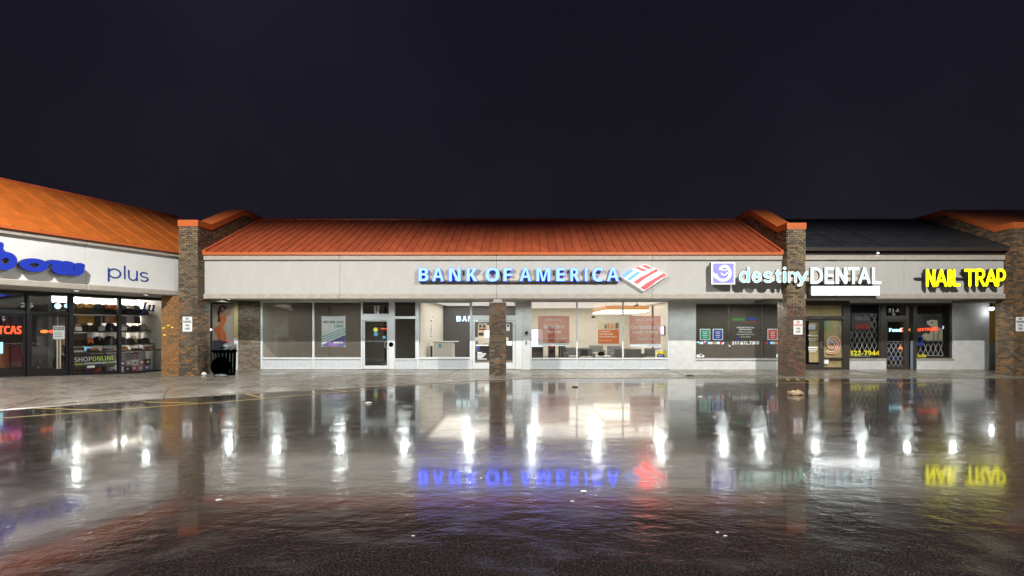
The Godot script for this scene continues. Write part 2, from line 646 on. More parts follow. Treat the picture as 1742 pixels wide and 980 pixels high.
	mat("chair_grey", lin(0.19, 0.2, 0.2), 0.9)
	mat("chair_light", lin(0.42, 0.4, 0.36), 0.9)
	mat("wood_orange", lin(0.52, 0.25, 0.09), 0.5)
	mat("dark_wood", lin(0.06, 0.045, 0.04), 0.5)
	mat("tan_blind", lin(0.5, 0.38, 0.18), 0.8)
	mat("yellow_wall", lin(0.75, 0.42, 0.06), 0.7)
	mat("plant_green", lin(0.06, 0.09, 0.04), 0.8)
	# loose things
	mat("bin_black", lin(0.015, 0.017, 0.026), 0.22)
	mat("bin_rim", lin(0.1, 0.13, 0.13), 0.35)
	mat("rubber", lin(0.03, 0.03, 0.034), 0.3)
	var bag := mat("silver_bag", lin(0.13, 0.145, 0.15), 0.3)
	bag.metallic = 0.2
	mat("tan_paper", lin(0.33, 0.23, 0.14), 0.8)
	mat("white_litter", lin(0.7, 0.66, 0.64), 0.7)
	mat("dark_litter", lin(0.05, 0.045, 0.045), 0.6)
	mat("pole_bronze", lin(0.03, 0.025, 0.02), 0.5)


# ------------------------------------------------------------------ brickwork
# Lays one face of bricks from a to b (plan x, z in the frame; a is on the left as seen from outside). The first «budget» bricks are
# pieces of their own; the rest is returned in «heap» (tone -> SurfaceTool).
func brick_face(parent: Node3D, a: Vector2, b: Vector2, y0: float, top: Callable, tones: Array, budget: int, heap: Dictionary, bottom = null) -> int:
	var d := (b - a).normalized()
	var length := a.distance_to(b)
	var turn := Basis(Vector3(d.x, 0, d.y), Vector3.UP, Vector3(-d.y, 0, d.x))
	var row := 0
	var highest := 0.0
	for k in 21:
		highest = maxf(highest, top.call(length * k / 20.0))
	var y := y0
	while y < highest:
		var x := -0.11 * (row % 2)
		while x < length - 0.03:
			var left := maxf(x, 0.0)
			var right := minf(x + 0.198, length)
			var mid := (left + right) / 2
			x += 0.21
			if right - left < 0.04 or y + 0.068 > top.call(mid) + 0.03 or (bottom != null and y < bottom.call(mid) - 0.08):
				continue
			var w := snappedf(right - left, 0.006)
			var tone: Array = tones[0]
			if tones.size() > 1 and y > tones[1][0] + 0.25 * sin(mid * 5.0 + y * 3.0):
				tone = tones[1][1]
			var m: String = tone[rng.randi() % tone.size()]
			var out := 0.0 + rng.randf_range(-0.004, 0.004)
			var p := Vector3(a.x + d.x * mid - d.y * out, y + 0.034, a.y + d.y * mid + d.x * out)
			var mesh := box_mesh(Vector3(w, 0.068, 0.04))
			if budget > 0:
				budget -= 1
				put(parent, "brick", mesh, M[m], p, turn)
			else:
				if not heap.has(m):
					heap[m] = SurfaceTool.new()
					heap[m].begin(Mesh.PRIMITIVE_TRIANGLES)
				heap[m].append_from(mesh, 0, Transform3D(turn, p - bases[parent]))
		y += 0.08
		row += 1
	return budget


func lay_heap(parent: Node3D, heap: Dictionary) -> void:
	var mesh := ArrayMesh.new()
	for m in heap:
		heap[m].commit(mesh)
		mesh.surface_set_material(mesh.get_surface_count() - 1, M[m])
	if mesh.get_surface_count():
		var o := MeshInstance3D.new()
		o.name = "brickwork"
		o.mesh = mesh
		o.set_meta("kind", "stuff")
		parent.add_child(o, true)


func flat(h: float) -> Callable:
	return func(_x): return h


# A brick pier at the front end of a coped party wall that climbs with the roofs. x0..x1 in plan, pier front at z = 0.4.
func party_wall(called: String, label: String, x0: float, x1: float, cap: float, low_z: float, tones: Array, seen_side: int) -> Node3D:
	var t := thing(called, label, "brick wall", Vector3((x0 + x1) / 2, 0, 0.025), "brick party walls between the shops")
	var low := cap - 0.24
	var peak := 7.03
	var core := [Vector2(0.385, 0), Vector2(0.385, low), Vector2(low_z, low), Vector2(low_z, 0)]
	prism(t, "mortar_core", M.mortar, core, x0 + 0.015, x1 - 0.015)
	prism(t, "wall_core", M.mortar, [Vector2(low_z - 0.001, 3.0), Vector2(low_z - 0.001, low), Vector2(-2.95, peak), Vector2(-9.0, peak), Vector2(-9.0, 3.0)], x0 + 0.017, x1 - 0.017)
	var heap := {}
	brick_face(t, Vector2(x0, 0.4), Vector2(x1, 0.4), 0.03, flat(low), tones, 300, heap)
	var climb := func(z: float) -> float: return low if z > low_z else lerpf(low, peak, minf((low_z - z) / (low_z + 2.95), 1.0))
	if seen_side >= 0:  # the side that faces right
		brick_face(t, Vector2(x1, 0.4), Vector2(x1, -0.35), 0.03, flat(low), tones, 0, heap)
		brick_face(t, Vector2(x1, -0.35), Vector2(x1, -4.6), 4.9, func(s): return climb.call(-0.35 - s), tones, 0, heap, func(s): return 4.75 + 0.48 * s)
	if seen_side <= 0:
		brick_face(t, Vector2(x0, -0.35), Vector2(x0, 0.4), 0.03, flat(low), tones, 0, heap)
		brick_face(t, Vector2(x0, -4.6), Vector2(x0, -0.35), 4.9, func(s): return climb.call(-4.6 + s), tones, 0, heap, func(s): return 4.75 + 0.48 * (4.25 - s))
	lay_heap(t, heap)
	# the orange metal coping: three mitred lengths
	var e := 0.035
	prism(t, "coping", M.coping_orange, [Vector2(0.4 + e, low - 0.002), Vector2(0.4 + e, cap), Vector2(low_z, cap), Vector2(low_z, low - 0.002)], x0 - e, x1 + e)
	prism(t, "coping", M.coping_orange, [Vector2(low_z, low - 0.002), Vector2(low_z, cap), Vector2(-2.95, peak + 0.24), Vector2(-2.95, peak - 0.002)], x0 - e, x1 + e)
	prism(t, "coping", M.coping_orange, [Vector2(-2.95, peak - 0.002), Vector2(-2.95, peak + 0.24), Vector2(-9.0, peak + 0.2), Vector2(-9.0, peak - 0.002)], x0 - e, x1 + e)
	return t


# ------------------------------------------------------------------ shop fronts
# a window in a plane of constant z (glass at z - 0.05): outer box and the columns of its mullions
func window(parent: Node3D, frame: Material, pane: Material, x0: float, x1: float, y0: float, y1: float, z: float, mullions: Array, w := 0.06, kick := -1.0, kick_mat: Material = null) -> Node3D:
	var g := grp(parent, "window", Vector3((x0 + x1) / 2, y0, z))
	var xs := [x0 + w]
	for mx in mullions:
		rbx(g, "mullion", frame, mx - w / 2, mx + w / 2, y0 + w, y1 - w, z - 0.1, z, 0.008)
		xs.append_array([mx - w / 2, mx + w / 2])
	xs.append(x1 - w)
	rbx(g, "frame", frame, x0, x0 + w, y0, y1, z - 0.1, z + 0.004, 0.008)
	rbx(g, "frame", frame, x1 - w, x1, y0, y1, z - 0.1, z + 0.004, 0.008)
	rbx(g, "frame", frame, x0 + w, x1 - w, y1 - w, y1, z - 0.1, z + 0.002, 0.008)
	rbx(g, "sill", frame, x0 + w, x1 - w, y0, y0 + w, z - 0.1, z + 0.012, 0.01)
	for k in range(0, xs.size(), 2):
		bx(g, "pane", pane, xs[k], xs[k + 1], y0 + w, y1 - w, z - 0.056, z - 0.05)
	if kick >= 0:
		for k in range(0, xs.size(), 2):
			bx(g, "kick_panel", kick_mat, xs[k], xs[k + 1], kick + 0.05, y0, z - 0.08, z - 0.03)
			if k:
				rbx(g, "mullion", frame, xs[k - 1], xs[k], kick, y0, z - 0.1, z, 0.008)
		rbx(g, "frame", frame, x0, x0 + w, kick, y0, z - 0.1, z + 0.004, 0.008)
		rbx(g, "frame", frame, x1 - w, x1, kick, y0, z - 0.1, z + 0.004, 0.008)
		rbx(g, "bottom_rail", frame, x0 + w, x1 - w, kick, kick + 0.05, z - 0.1, z - 0.01, 0.008)
	return g


# a glazed leaf: stiles, rails and pane
func leaf(parent: Node3D, called: String, frame: Material, pane: Material, x0: float, x1: float, y0: float, y1: float, z: float, stile := 0.06, rail := 0.13, head := 0.07) -> Node3D:
	var g := grp(parent, called, Vector3((x0 + x1) / 2, y0, z))
	rbx(g, "stile", frame, x0, x0 + stile, y0, y1, z - 0.05, z, 0.006)
	rbx(g, "stile", frame, x1 - stile, x1, y0, y1, z - 0.05, z, 0.006)
	rbx(g, "rail", frame, x0 + stile, x1 - stile, y0, y0 + rail, z - 0.05, z - 0.002, 0.006)
	rbx(g, "rail", frame, x0 + stile, x1 - stile, y1 - head, y1, z - 0.05, z - 0.002, 0.006)
	bx(g, "pane", pane, x0 + stile, x1 - stile, y0 + rail, y1 - head, z - 0.03, z - 0.024)
	return g


func room(parent: Node3D, x0: float, x1: float, z0: float, z1: float, h: float, wall: Material, ceil: Material, floor_mat: Material) -> void:
	bx(parent, "inner_floor", floor_mat, x0, x1, -0.1, 0.05, z1, z0)
	bx(parent, "inner_ceiling", ceil, x0, x1, h, h + 0.1, z1, z0)
	bx(parent, "inner_wall", wall, x0 - 0.1, x0, -0.1, h + 0.1, z1, z0)
	bx(parent, "inner_wall", wall, x1, x1 + 0.1, -0.1, h + 0.1, z1, z0)
	bx(parent, "inner_wall", wall, x0 - 0.1, x1 + 0.1, -0.1, h + 0.1, z1 - 0.1, z1)


# standing-seam roof laid as single panels from eave (z0, y0) up to ridge (z1, y1)
func seam_roof(parent: Node3D, x0: float, x1: float, count: int, z0: float, y0: float, z1: float, y1: float, tones: Array, rib := 0.026) -> void:
	var g := grp(parent, "roof", Vector3((x0 + x1) / 2, y0, z0))
	var w := (x1 - x0) / count
	var run := Vector2(z0 - z1, y1 - y0)
	var st := SurfaceTool.new()
	st.begin(Mesh.PRIMITIVE_TRIANGLES)
	var l := run.length()
	st.append_from(box_mesh(Vector3(w - 0.004, 0.02, l)), 0, Transform3D(Basis.IDENTITY, Vector3(0, -0.01, -l / 2)))
	st.append_from(box_mesh(Vector3(0.02, rib, l + 0.02)), 0, Transform3D(Basis.IDENTITY, Vector3(-w / 2 + 0.01, rib / 2, -l / 2 + 0.006)))
	st.append_from(box_mesh(Vector3(0.05, 0.03, 0.015)), 0, Transform3D(Basis.IDENTITY, Vector3(-w / 2 + 0.03, 0.012, 0.012)))
	var mesh := st.commit()
	var slope := Basis(Vector3.RIGHT, atan2(run.y, run.x))
	for k in count:
		var at := Vector3(x0 + w * (k + 0.5), y0 + rng.randf_range(-0.002, 0.002), z0)
		put(g, "roof_panel", mesh, M[tones[rng.randi() % tones.size()]], at, slope * Basis(Vector3.BACK, rng.randf_range(-0.001, 0.001)))


# canopy front: panels between an upper and a lower trim
func canopy_front(parent: Node3D, x0: float, x1: float, joints: Array, panel: Material, trim: Material, y: Array) -> void:
	var g := grp(parent, "fascia", Vector3((x0 + x1) / 2, y[0], 0))
	var xs := [x0] + joints + [x1]
	for k in xs.size() - 1:
		rbx(g, "fascia_panel", panel, xs[k] + 0.004, xs[k + 1] - 0.004, y[1] + 0.002, y[2] - 0.002, -0.12, 0.0, 0.006)
		rbx(g, "lower_trim", trim, xs[k] + 0.002, xs[k + 1] - 0.002, y[0], y[1], -0.12, 0.1, 0.025)
		rbx(g, "upper_trim", trim, xs[k] + 0.002, xs[k + 1] - 0.002, y[2], y[3], -0.12, 0.09, 0.02)
	bx(g, "backing", M.mortar, x0, x1, y[0] + 0.01, y[3] - 0.01, -0.16, -0.125)


func soffit_light(label: String, at: Vector3, energy: float, fr := Transform3D.IDENTITY) -> void:
	var t := thing("soffit_light", label, "ceiling light", at, "round lights in the canopy soffit", fr)
	put(t, "ring", lathe([Vector2(0.1, -0.012), Vector2(0.135, -0.012), Vector2(0.14, 0.0), Vector2(0.14, 0.02)], 20), M.white_frame, at)
	put(t, "lens", lathe([Vector2(0.0, -0.006), Vector2(0.1, -0.006), Vector2(0.1, 0.01)], 20), M.lamp_disc, at)
	var s := SpotLight3D.new()
	s.name = "lamp"
	s.light_color = Color(0.96, 1.0, 0.99)
	s.light_energy = energy
	s.light_size = 0.1
	s.spot_angle = 86
	s.spot_angle_attenuation = 0.35
	s.spot_range = 12
	s.spot_attenuation = 2
	s.shadow_enabled = true
	s.rotation_degrees = Vector3(-90, 0, 0)
	s.position = Vector3(0, -0.03, 0)
	t.add_child(s)


func omni(parent: Node3D, at: Vector3, c: Color, energy: float, size := 0.1) -> void:
	var l := OmniLight3D.new()
	l.name = numbered(parent, "lamp")
	l.light_color = c
	l.light_energy = energy
	l.light_size = size
	l.omni_range = 20
	l.omni_attenuation = 2
	l.shadow_enabled = true
	parent.add_child(l)
	l.position = at - bases[parent]


func lot_lamp(label: String, at: Vector3, energy: float) -> void:
	var t := thing("parking_lot_lamp", label, "lamp post", Vector3(at.x, 0, at.z), "tall lamp posts of the parking lot")
	put(t, "pole", lathe([Vector2(0.0, at.y - 0.1), Vector2(0.06, at.y - 0.1), Vector2(0.11, 0.75), Vector2(0.3, 0.75), Vector2(0.32, 0.0)], 16), M.pole_bronze, Vector3(at.x, 0, at.z))
	rbx(t, "lamp_head", M.pole_bronze, at.x - 0.25, at.x + 0.25, at.y - 0.1, at.y + 0.08, at.z - 0.75, at.z + 0.05, 0.03)
	bx(t, "lens", M.lot_lamp_lens, at.x - 0.2, at.x + 0.2, at.y - 0.112, at.y - 0.103, at.z - 0.68, at.z - 0.16)
	var s := SpotLight3D.new()
	s.name = "lamp"
	s.light_color = Color(1.0, 0.99, 0.965)
	s.light_energy = energy
	s.light_size = 0.14
	s.spot_angle = LOT_CONE
	s.spot_angle_attenuation = LOT_BLEND
	s.spot_range = 80
	s.spot_attenuation = 2
	s.shadow_enabled = true
	s.rotation_degrees = Vector3(-90, 0, 0)
	s.position = Vector3(0, at.y - 0.16, -0.42)
	t.add_child(s)

const ASPHALT_BUMP := 0.21
const LOT_CONE := 76.5
const LOT_BLEND := 0.2


func _ready() -> void:
	rng.seed = 7
	view_and_light()
	make_materials()
	ground()
	centre_building()
	right_building()
	left_building()
	walls_of_brick()
	signs()
	bank_inside()
	left_shop_inside()
	window_prints()
	nail_shop()
	soffit_lights()
	loose_things()
	lot_lamp("tall lamp post on the left side of the parking lot", Vector3(-11, 12, 14), 465)
	lot_lamp("tall lamp post on the right side of the parking lot", Vector3(9.5, 12, 14), 465)


func view_and_light() -> void:
	var cam := Camera3D.new()
	cam.name = "camera"
	cam.projection = Camera3D.PROJECTION_FRUSTUM
	cam.near = 0.1
	cam.far = 500
	cam.size = 0.1 * 980.0 / FOCAL
	cam.frustum_offset = Vector2((871.0 - 895.0) / FOCAL * 0.1, (556.0 - 490.0) / FOCAL * 0.1)
	cam.position = Vector3(0, EYE, CAM_Z)
	add_child(cam)
	cam.current = true
	var env := Environment.new()
	env.background_mode = Environment.BG_SKY
	var sky := ProceduralSkyMaterial.new()
	sky.sky_top_color = Color(0.082, 0.077, 0.118)
	sky.sky_horizon_color = Color(0.112, 0.1, 0.128)
	sky.sky_curve = 0.25
	sky.ground_bottom_color = Color(0.03, 0.03, 0.03)
	sky.ground_horizon_color = Color(0.08, 0.07, 0.08)
	sky.sky_energy_multiplier = 1.0
	var n := FastNoiseLite.new()
	n.seed = 5
	n.frequency = 0.006
	n.fractal_octaves = 5
	var cover := NoiseTexture2D.new()
	cover.noise = n
	cover.width = 1024
	cover.height = 512
	cover.seamless = true
	var g := Gradient.new()
	g.offsets = PackedFloat32Array([0.25, 0.8])
	g.colors = PackedColorArray([Color(0.02, 0.02, 0.06, 0.0), Color(0.12, 0.11, 0.14, 0.35)])
	cover.color_ramp = g
	sky.sky_cover = cover
	var s := Sky.new()
	s.sky_material = sky
	env.sky = s
	env.tonemap_mode = Environment.TONE_MAPPER_LINEAR
	env.tonemap_exposure = 1.0
	env.sdfgi_enabled = true
	env.ssao_enabled = true
	env.ssil_enabled = true
	var we := WorldEnvironment.new()
	we.name = "night"
	we.environment = env
	add_child(we)


# ------------------------------------------------------------------ ground
func kerb_z(x: float) -> float:
	var pts := [Vector2(-30, 22), Vector2(-12.3, 8.5), Vector2(-9.67, 6.3), Vector2(-6.2, 4.45), Vector2(-3.9, 3.2), Vector2(-2.0, 2.1), Vector2(0, 1.2), Vector2(2.5, 0.95), Vector2(12, 1.0), Vector2(40, 1.2)]
	for k in pts.size() - 1:
		if x <= pts[k + 1].x:
			return lerpf(pts[k].y, pts[k + 1].y, clampf(inverse_lerp(pts[k].x, pts[k + 1].x, x), 0, 1))
	return 1.2


func apron_y(x: float, z: float) -> float:
	var p := wing.affine_inverse() * Vector3(x, 0, z)  # in the frame of the left shop
	var out := clampf(1.0 - (p.z + 2.6) / 6.5, 0.0, 1.0)
	var rise := clampf(-0.01 - 0.06 * p.x, 0.0, 0.42) * smoothstep(0.0, 1.0, out) * smoothstep(-11.5, -14.5, x)
	var edge := clampf((kerb_z(x) - z) / 1.2, 0.0, 1.0)
	return 0.012 + 0.03 * edge + rise


func ground() -> void:
	var plane := PlaneMesh.new()
	plane.size = Vector2(400, 400)
	struct("parking_lot_asphalt", plane, M.wet_asphalt, Vector3(0, 0, 0))
	var st := SurfaceTool.new()
	st.begin(Mesh.PRIMITIVE_TRIANGLES)
	var cols := 200
	var rows := 40
	var at := func(i: int, j: int) -> Vector3:
		var x := lerpf(-24.0, 34.0, float(i) / cols)
		var z := lerpf(kerb_z(x), -4.2, pow(float(j) / rows, 1.2))
		return Vector3(x, apron_y(x, z), z)
	st.set_smooth_group(0)
	for i in cols:
		for j in rows:
			var a: Vector3 = at.call(i, j)
			var b: Vector3 = at.call(i + 1, j)
			var c: Vector3 = at.call(i + 1, j + 1)
			var d: Vector3 = at.call(i, j + 1)
			for p in [a, c, b, a, d, c]:
				st.add_vertex(p)
		var e: Vector3 = at.call(i, 0)
		var f: Vector3 = at.call(i + 1, 0)
		for p in [e, f, f - Vector3(0, 0.05, 0), e, f - Vector3(0, 0.05, 0), e - Vector3(0, 0.05, 0)]:
			st.add_vertex(p)
	st.generate_normals()
	struct("concrete_sidewalk", st.commit(), M.wet_concrete)
	# joints and cracks in the concrete, and painted lines
	for j in [[-12.0, 9.0, -13.0, 6.6], [-9.8, 6.6, -11.3, 4.2], [-9.9, 4.35, -5.0, 3.55], [-6.0, 3.3, -6.4, 0.9], [-3.4, 1.6, -2.9, -2.5], [2.6, 0.8, 1.5, -2.5], [6.2, 0.9, 6.3, -2.5], [14.5, 0.9, 14.2, -2.5], [-9.4, 0.0, -5.0, 0.3], [-5.0, 0.3, 10.1, 0.3]]:
		strip("sidewalk_joint", M.joint_dark, Vector2(j[0], j[1]), Vector2(j[2], j[3]), 0.025, true)
	for j in [[-14.5, 12.2, -11.2, 9.57], [-11.2, 9.57, -7.75, 7.06], [-7.75, 7.06, -3.8, 3.6], [-3.8, 3.6, -0.6, 2.0], [7.9, 2.6, 15.2, 2.6], [-11.75, 8.2, -9.9, 8.5], [-9.9, 7.15, -8.4, 7.4], [-8.1, 5.6, -7.2, 6.4], [-6.1, 4.55, -5.4, 5.0]]:
		strip("painted_line", M.yellow_paint, Vector2(j[0], j[1]), Vector2(j[2], j[3]), 0.08, false)
	for k in 4:
		strip("painted_line", M.yellow_paint, Vector2(9.85 + k * 0.36, 1.0), Vector2(9.55 + k * 0.36, 1.75), 0.1, false, 0.05)


func strip(called: String, m: Material, a: Vector2, b: Vector2, w: float, on_apron: bool, lift := 0.0) -> void:
	var st := SurfaceTool.new()
	st.begin(Mesh.PRIMITIVE_TRIANGLES)
	var n := maxi(2, int(a.distance_to(b) / 0.35))
	var side := (b - a).orthogonal().normalized() * w / 2
	for k in n:
		var p := a.lerp(b, float(k) / n)
		var q := a.lerp(b, float(k + 1) / n)
		var c := []
		for v in [p - side, q - side, q + side, p + side]:
			var y := apron_y(v.x, v.y) if on_apron or v.y < kerb_z(v.x) else 0.0
			c.append(Vector3(v.x, y + 0.005, v.y))
		face(st, c, Vector3.UP)
	struct(called, st.commit(), m)


# ------------------------------------------------------------------ centre building
const FASCIA := [3.05, 3.26, 4.59, 4.79]

func centre_building() -> void:
	var b := thing("shop_building", "long low shop block in the middle with orange metal roof and beige fascia", "building", Vector3(-1.3, 0, -7))
	var x0 := -12.78
	var x1 := 10.16
	# roof
	seam_roof(b, x0 + 0.12, x1 - 0.12, 67, 0.14, 4.9, -4.2, 7.04, ["roof_orange", "roof_orange", "roof_orange_worn"])
	rbx(b, "eave_flashing", M.coping_orange, x0, x1, 4.785, 4.9, -0.02, 0.15, 0.012)
	rbx(b, "ridge_cap", M.roof_orange_worn, x0, x1, 7.02, 7.14, -4.45, -4.16, 0.03)
	for s in [[x0, x0 + 0.12], [x1 - 0.12, x1]]:
		prism(b, "rake_flashing", M.roof_orange, [Vector2(0.15, 4.88), Vector2(0.15, 4.97), Vector2(-4.2, 7.11), Vector2(-4.2, 7.02)], s[0], s[1])
	prism(b, "roof_deck", M.dim_wall, [Vector2(0.02, 4.78), Vector2(-4.2, 6.95), Vector2(-14.2, 6.95), Vector2(-14.2, 4.78)], x0 + 0.005, x1 - 0.005)
	canopy_front(b, x0, x1, [-7.4, -1.17, 5.0], M.stucco, M.stucco_trim, FASCIA)
	bx(b, "soffit", M.soffit, x0, x1, 3.12, 3.2, -2.75, -0.161)
	bx(b, "back_wall", M.dim_wall, x0, x1, 0, 4.78, -14.4, -14.2)
	# the shop front, from left to right
	var z := STORE_Z
	var d := 23.2
	brick_return(b)
	var top := 3.12
	# vacant shop
	var w1 := window(b, M.white_frame, M.dusty_glass, sx(443, d), sx(617, d), sy(611.5, d), top, z, [sx(532.7, d)], 0.085, 0.05, M.kick_white)
	w1.set_meta("label", "two large panes of the vacant shop, left of its door")
	door_unit(b)
	# bank, left window
	window(b, M.white_frame, M.clear_glass, sx(709, d), sx(803, d), sy(611.5, d), top, z, [], 0.1, 0.05, M.kick_white)
	bank_doors(b)
	# wall between door and bank window
	bx(b, "plaster_wall", M.plaster, sx(889, d), sx(902, d), 0.03, top, z - 0.2, z + 0.04)
	window(b, M.white_frame, M.clear_glass, sx(902, d), sx(1139, d), sy(611.5, d), top, z, [sx(981.5, d), sx(1060, d)], 0.065, 0.05, M.kick_white)
	# plaster wall with the dental window
	bx(b, "plaster_wall", M.plaster, sx(1139, d), sx(1183.5, d), 0.03, top, z - 0.2, z + 0.02)
	bx(b, "plaster_wall", M.plaster, sx(1183.5, d), 11.84, 0.03, sy(612.5, d), z - 0.2, z + 0.02)
	bx(b, "plaster_wall", M.plaster, sx(1183.5, d), 11.84, sy(516.5, d), top, z - 0.2, z + 0.02)
	rbx(b, "window_sill", M.plaster, sx(1182.5, d), 11.84, sy(612.5, d), sy(610, d), z - 0.2, z + 0.07, 0.01)
	window(b, M.grey_frame, M.dusty_glass, sx(1183.5, d), sx(1336, d), sy(610, d), sy(516.5, d), z - 0.03, [sx(1239.5, d), sx(1297.5, d)], 0.05)
	# insides
	room(b, -11.8, -4.95, -2.72, -8.4, 3.16, M.bare_wall, M.dim_wall, M.grey_floor)
	bank_room(b)
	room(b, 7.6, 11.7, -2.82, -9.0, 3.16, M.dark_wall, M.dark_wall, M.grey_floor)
	for k in 2:
		bx(b, "conduit", M.dim_wall, -11.0 + k * 3.1, -10.94 + k * 3.1, 0.05, 3.1, -8.39, -8.3)


func brick_return(b: Node3D) -> void:
	# the brick wall and the corner display window at the left end of the shop front
	var d := 23.2
	var tones := [["brick_grey", "brick_pale", "brick_brown", "brick_pale"], [1.35, ["brick_grey", "brick_dark", "brick_brown"]]]
	var heap := {}
	bx(b, "mortar_core", M.mortar, sx(405.5, d), sx(442.8, d), 0.0, 3.12, STORE_Z - 0.3, STORE_Z + 0.02)
	brick_face(b, Vector2(sx(406, d), STORE_Z + 0.03), Vector2(sx(442.6, d), STORE_Z + 0.03), 0.03, flat(3.1), tones, 130, heap)
	lay_heap(b, heap)
	# a deep display window beside it
	var g := grp(b, "display_window", Vector3(-13.2, 0.3, STORE_Z))
	rbx(g, "frame", M.tan_blind, sx(398.2, d), sx(405.3, d), sy(575, d), 3.1, STORE_Z - 0.1, STORE_Z + 0.03, 0.01)
	rbx(g, "frame", M.white_frame, sx(398.2, d), sx(405.3, d), 0.04, sy(575, d), STORE_Z - 0.1, STORE_Z + 0.03, 0.01)
	rbx(g, "frame", M.brown_frame, -14.6, sx(398, d), 2.96, 3.1, STORE_Z - 0.1, STORE_Z + 0.03, 0.01)
	rbx(g, "sill", M.brown_frame, -14.6, sx(398, d), 0.04, 0.3, STORE_Z - 0.1, STORE_Z + 0.03, 0.01)
	bx(g, "pane", M.clear_glass, -14.6, sx(398, d), 0.3, 2.96, STORE_Z - 0.056, STORE_Z - 0.05)
	bx(g, "case_back", M.dim_wall, -14.6, -12.75, 0.05, 3.1, STORE_Z - 0.9, STORE_Z - 0.8)
	# posts, gable of the shop next door
	bx(b, "end_wall", M.bare_wall, -12.78, -11.95, 0, 3.1, -14.2, STORE_Z - 0.92)


func door_unit(b: Node3D) -> void:
	var d := 23.2
	var z := STORE_Z
	var fr: Material = M.white_frame
	var g := grp(b, "door_frame", Vector3(sx(640, d), 0.05, z))
	var xa := sx(617.2, d)
	var xb := sx(661.5, d)
	var xc := sx(671.5, d)
	var xd := sx(709, d)
	rbx(g, "post", fr, xb, xc, 0.05, 3.12, z - 0.1, z + 0.02, 0.008)
	rbx(g, "transom_bar", fr, xa, xb, sy(544.5, d), sy(534, d), z - 0.1, z + 0.015, 0.008)
	bx(g, "transom_pane", M.clear_glass, xa, xb, sy(534, d), 3.06, z - 0.056, z - 0.05)
	rbx(g, "head", fr, xa, xb, 3.06, 3.12, z - 0.1, z, 0.008)
	rbx(g, "transom_bar", fr, xc, xd, sy(542.5, d), sy(538, d), z - 0.1, z + 0.015, 0.008)
	bx(g, "transom_pane", M.clear_glass, xc, xd, sy(538, d), 3.06, z - 0.056, z - 0.05)
	rbx(g, "head", fr, xc, xd, 3.06, 3.12, z - 0.1, z, 0.008)
	rbx(g, "stile", fr, xd - 0.07, xd - 0.002, 0.5, sy(542.5, d), z - 0.1, z - 0.004, 0.008)
	rbx(g, "stile", fr, xd - 0.07, xd - 0.002, sy(538, d), 3.06, z - 0.1, z - 0.004, 0.008)
	bx(g, "side_pane", M.clear_glass, xc, xd - 0.07, 0.53, sy(542.5, d), z - 0.056, z - 0.05)
	rbx(g, "sill", fr, xc, xd, 0.47, 0.53, z - 0.1, z + 0.012, 0.008)
	bx(g, "kick_panel", M.kick_white, xc, xd, 0.05, 0.47, z - 0.08, z - 0.03)
	var lf := leaf(b, "door", fr, M.clear_glass, xa + 0.01, xb - 0.01, 0.06, sy(545, d), z - 0.005, 0.075, 0.15, 0.05)
	lf.set_meta("label", "dark glass door in a white frame under the street numbers")
	put(lf, "handle", extrude_strokes([line([0, 0, -0.12, 0, -0.12, 0.24, 0, 0.24])], 0.03, 0.03), M.steel, Vector3(xb - 0.05, 1.02, z + 0.04))
	put(b, "door_knob", lathe([Vector2(0, 0.05), Vector2(0.07, 0.045), Vector2(0.1, 0.02), Vector2(0.1, 0.0)], 20), M.silver_frame, Vector3(sx(665.6, d), sy(586, d), z + 0.02), Basis(Vector3.RIGHT, PI / 2))
	bx(lf, "push_bar", M.silver_frame, xa + 0.09, xb - 0.09, 1.29, 1.32, z - 0.075, z - 0.04)


func extrude_strokes(lines: Array, width: float, depth: float) -> ArrayMesh:
	var s := strokes(lines, width)
	var r := bounds(s[0])
	return extrude(s[0], s[1], r, Rect2(r.position / 100, r.size / 100), depth)


func bank_doors(b: Node3D) -> void:
	var d := 23.2
	var z := STORE_Z
	var fr: Material = M.white_frame
	var g := grp(b, "door_frame", Vector3(sx(845, d), 0.05, z))
	var xa := sx(803, d)
	var xb := sx(877, d)
	rbx(g, "post", fr, xb, sx(889, d), 0.05, 3.12, z - 0.1, z + 0.02, 0.008)
	rbx(g, "transom_bar", fr, xa, xb, sy(545, d), sy(536.5, d), z - 0.1, z + 0.015, 0.008)
	bx(g, "transom_pane", M.clear_glass, xa, xb, sy(536.5, d), 3.06, z - 0.056, z - 0.05)
	rbx(g, "head", fr, xa, xb, 3.06, 3.12, z - 0.1, z, 0.008)
	var mid := (xa + xb) / 2
	for s in [[xa + 0.01, mid - 0.004], [mid + 0.004, xb - 0.01]]:
		var lf := leaf(b, "door", fr, M.clear_glass, s[0], s[1], 0.06, sy(545.5, d), z - 0.005, 0.12, 0.28, 0.07)
		rod(lf, "handle", M.steel, Vector3(s[1] - 0.05 if s[0] < mid - 0.2 else s[0] + 0.05, 0.9, z + 0.05), Vector3(s[1] - 0.05 if s[0] < mid - 0.2 else s[0] + 0.05, 1.3, z + 0.05), 0.025)
		for y in [0.3, 1.05, 1.9]:
			bx(lf, "hinge", M.silver_frame, xa - 0.01 if s[0] < mid - 0.2 else xb - 0.02, xa + 0.02 if s[0] < mid - 0.2 else xb + 0.01, y, y + 0.12, z - 0.01, z + 0.025)


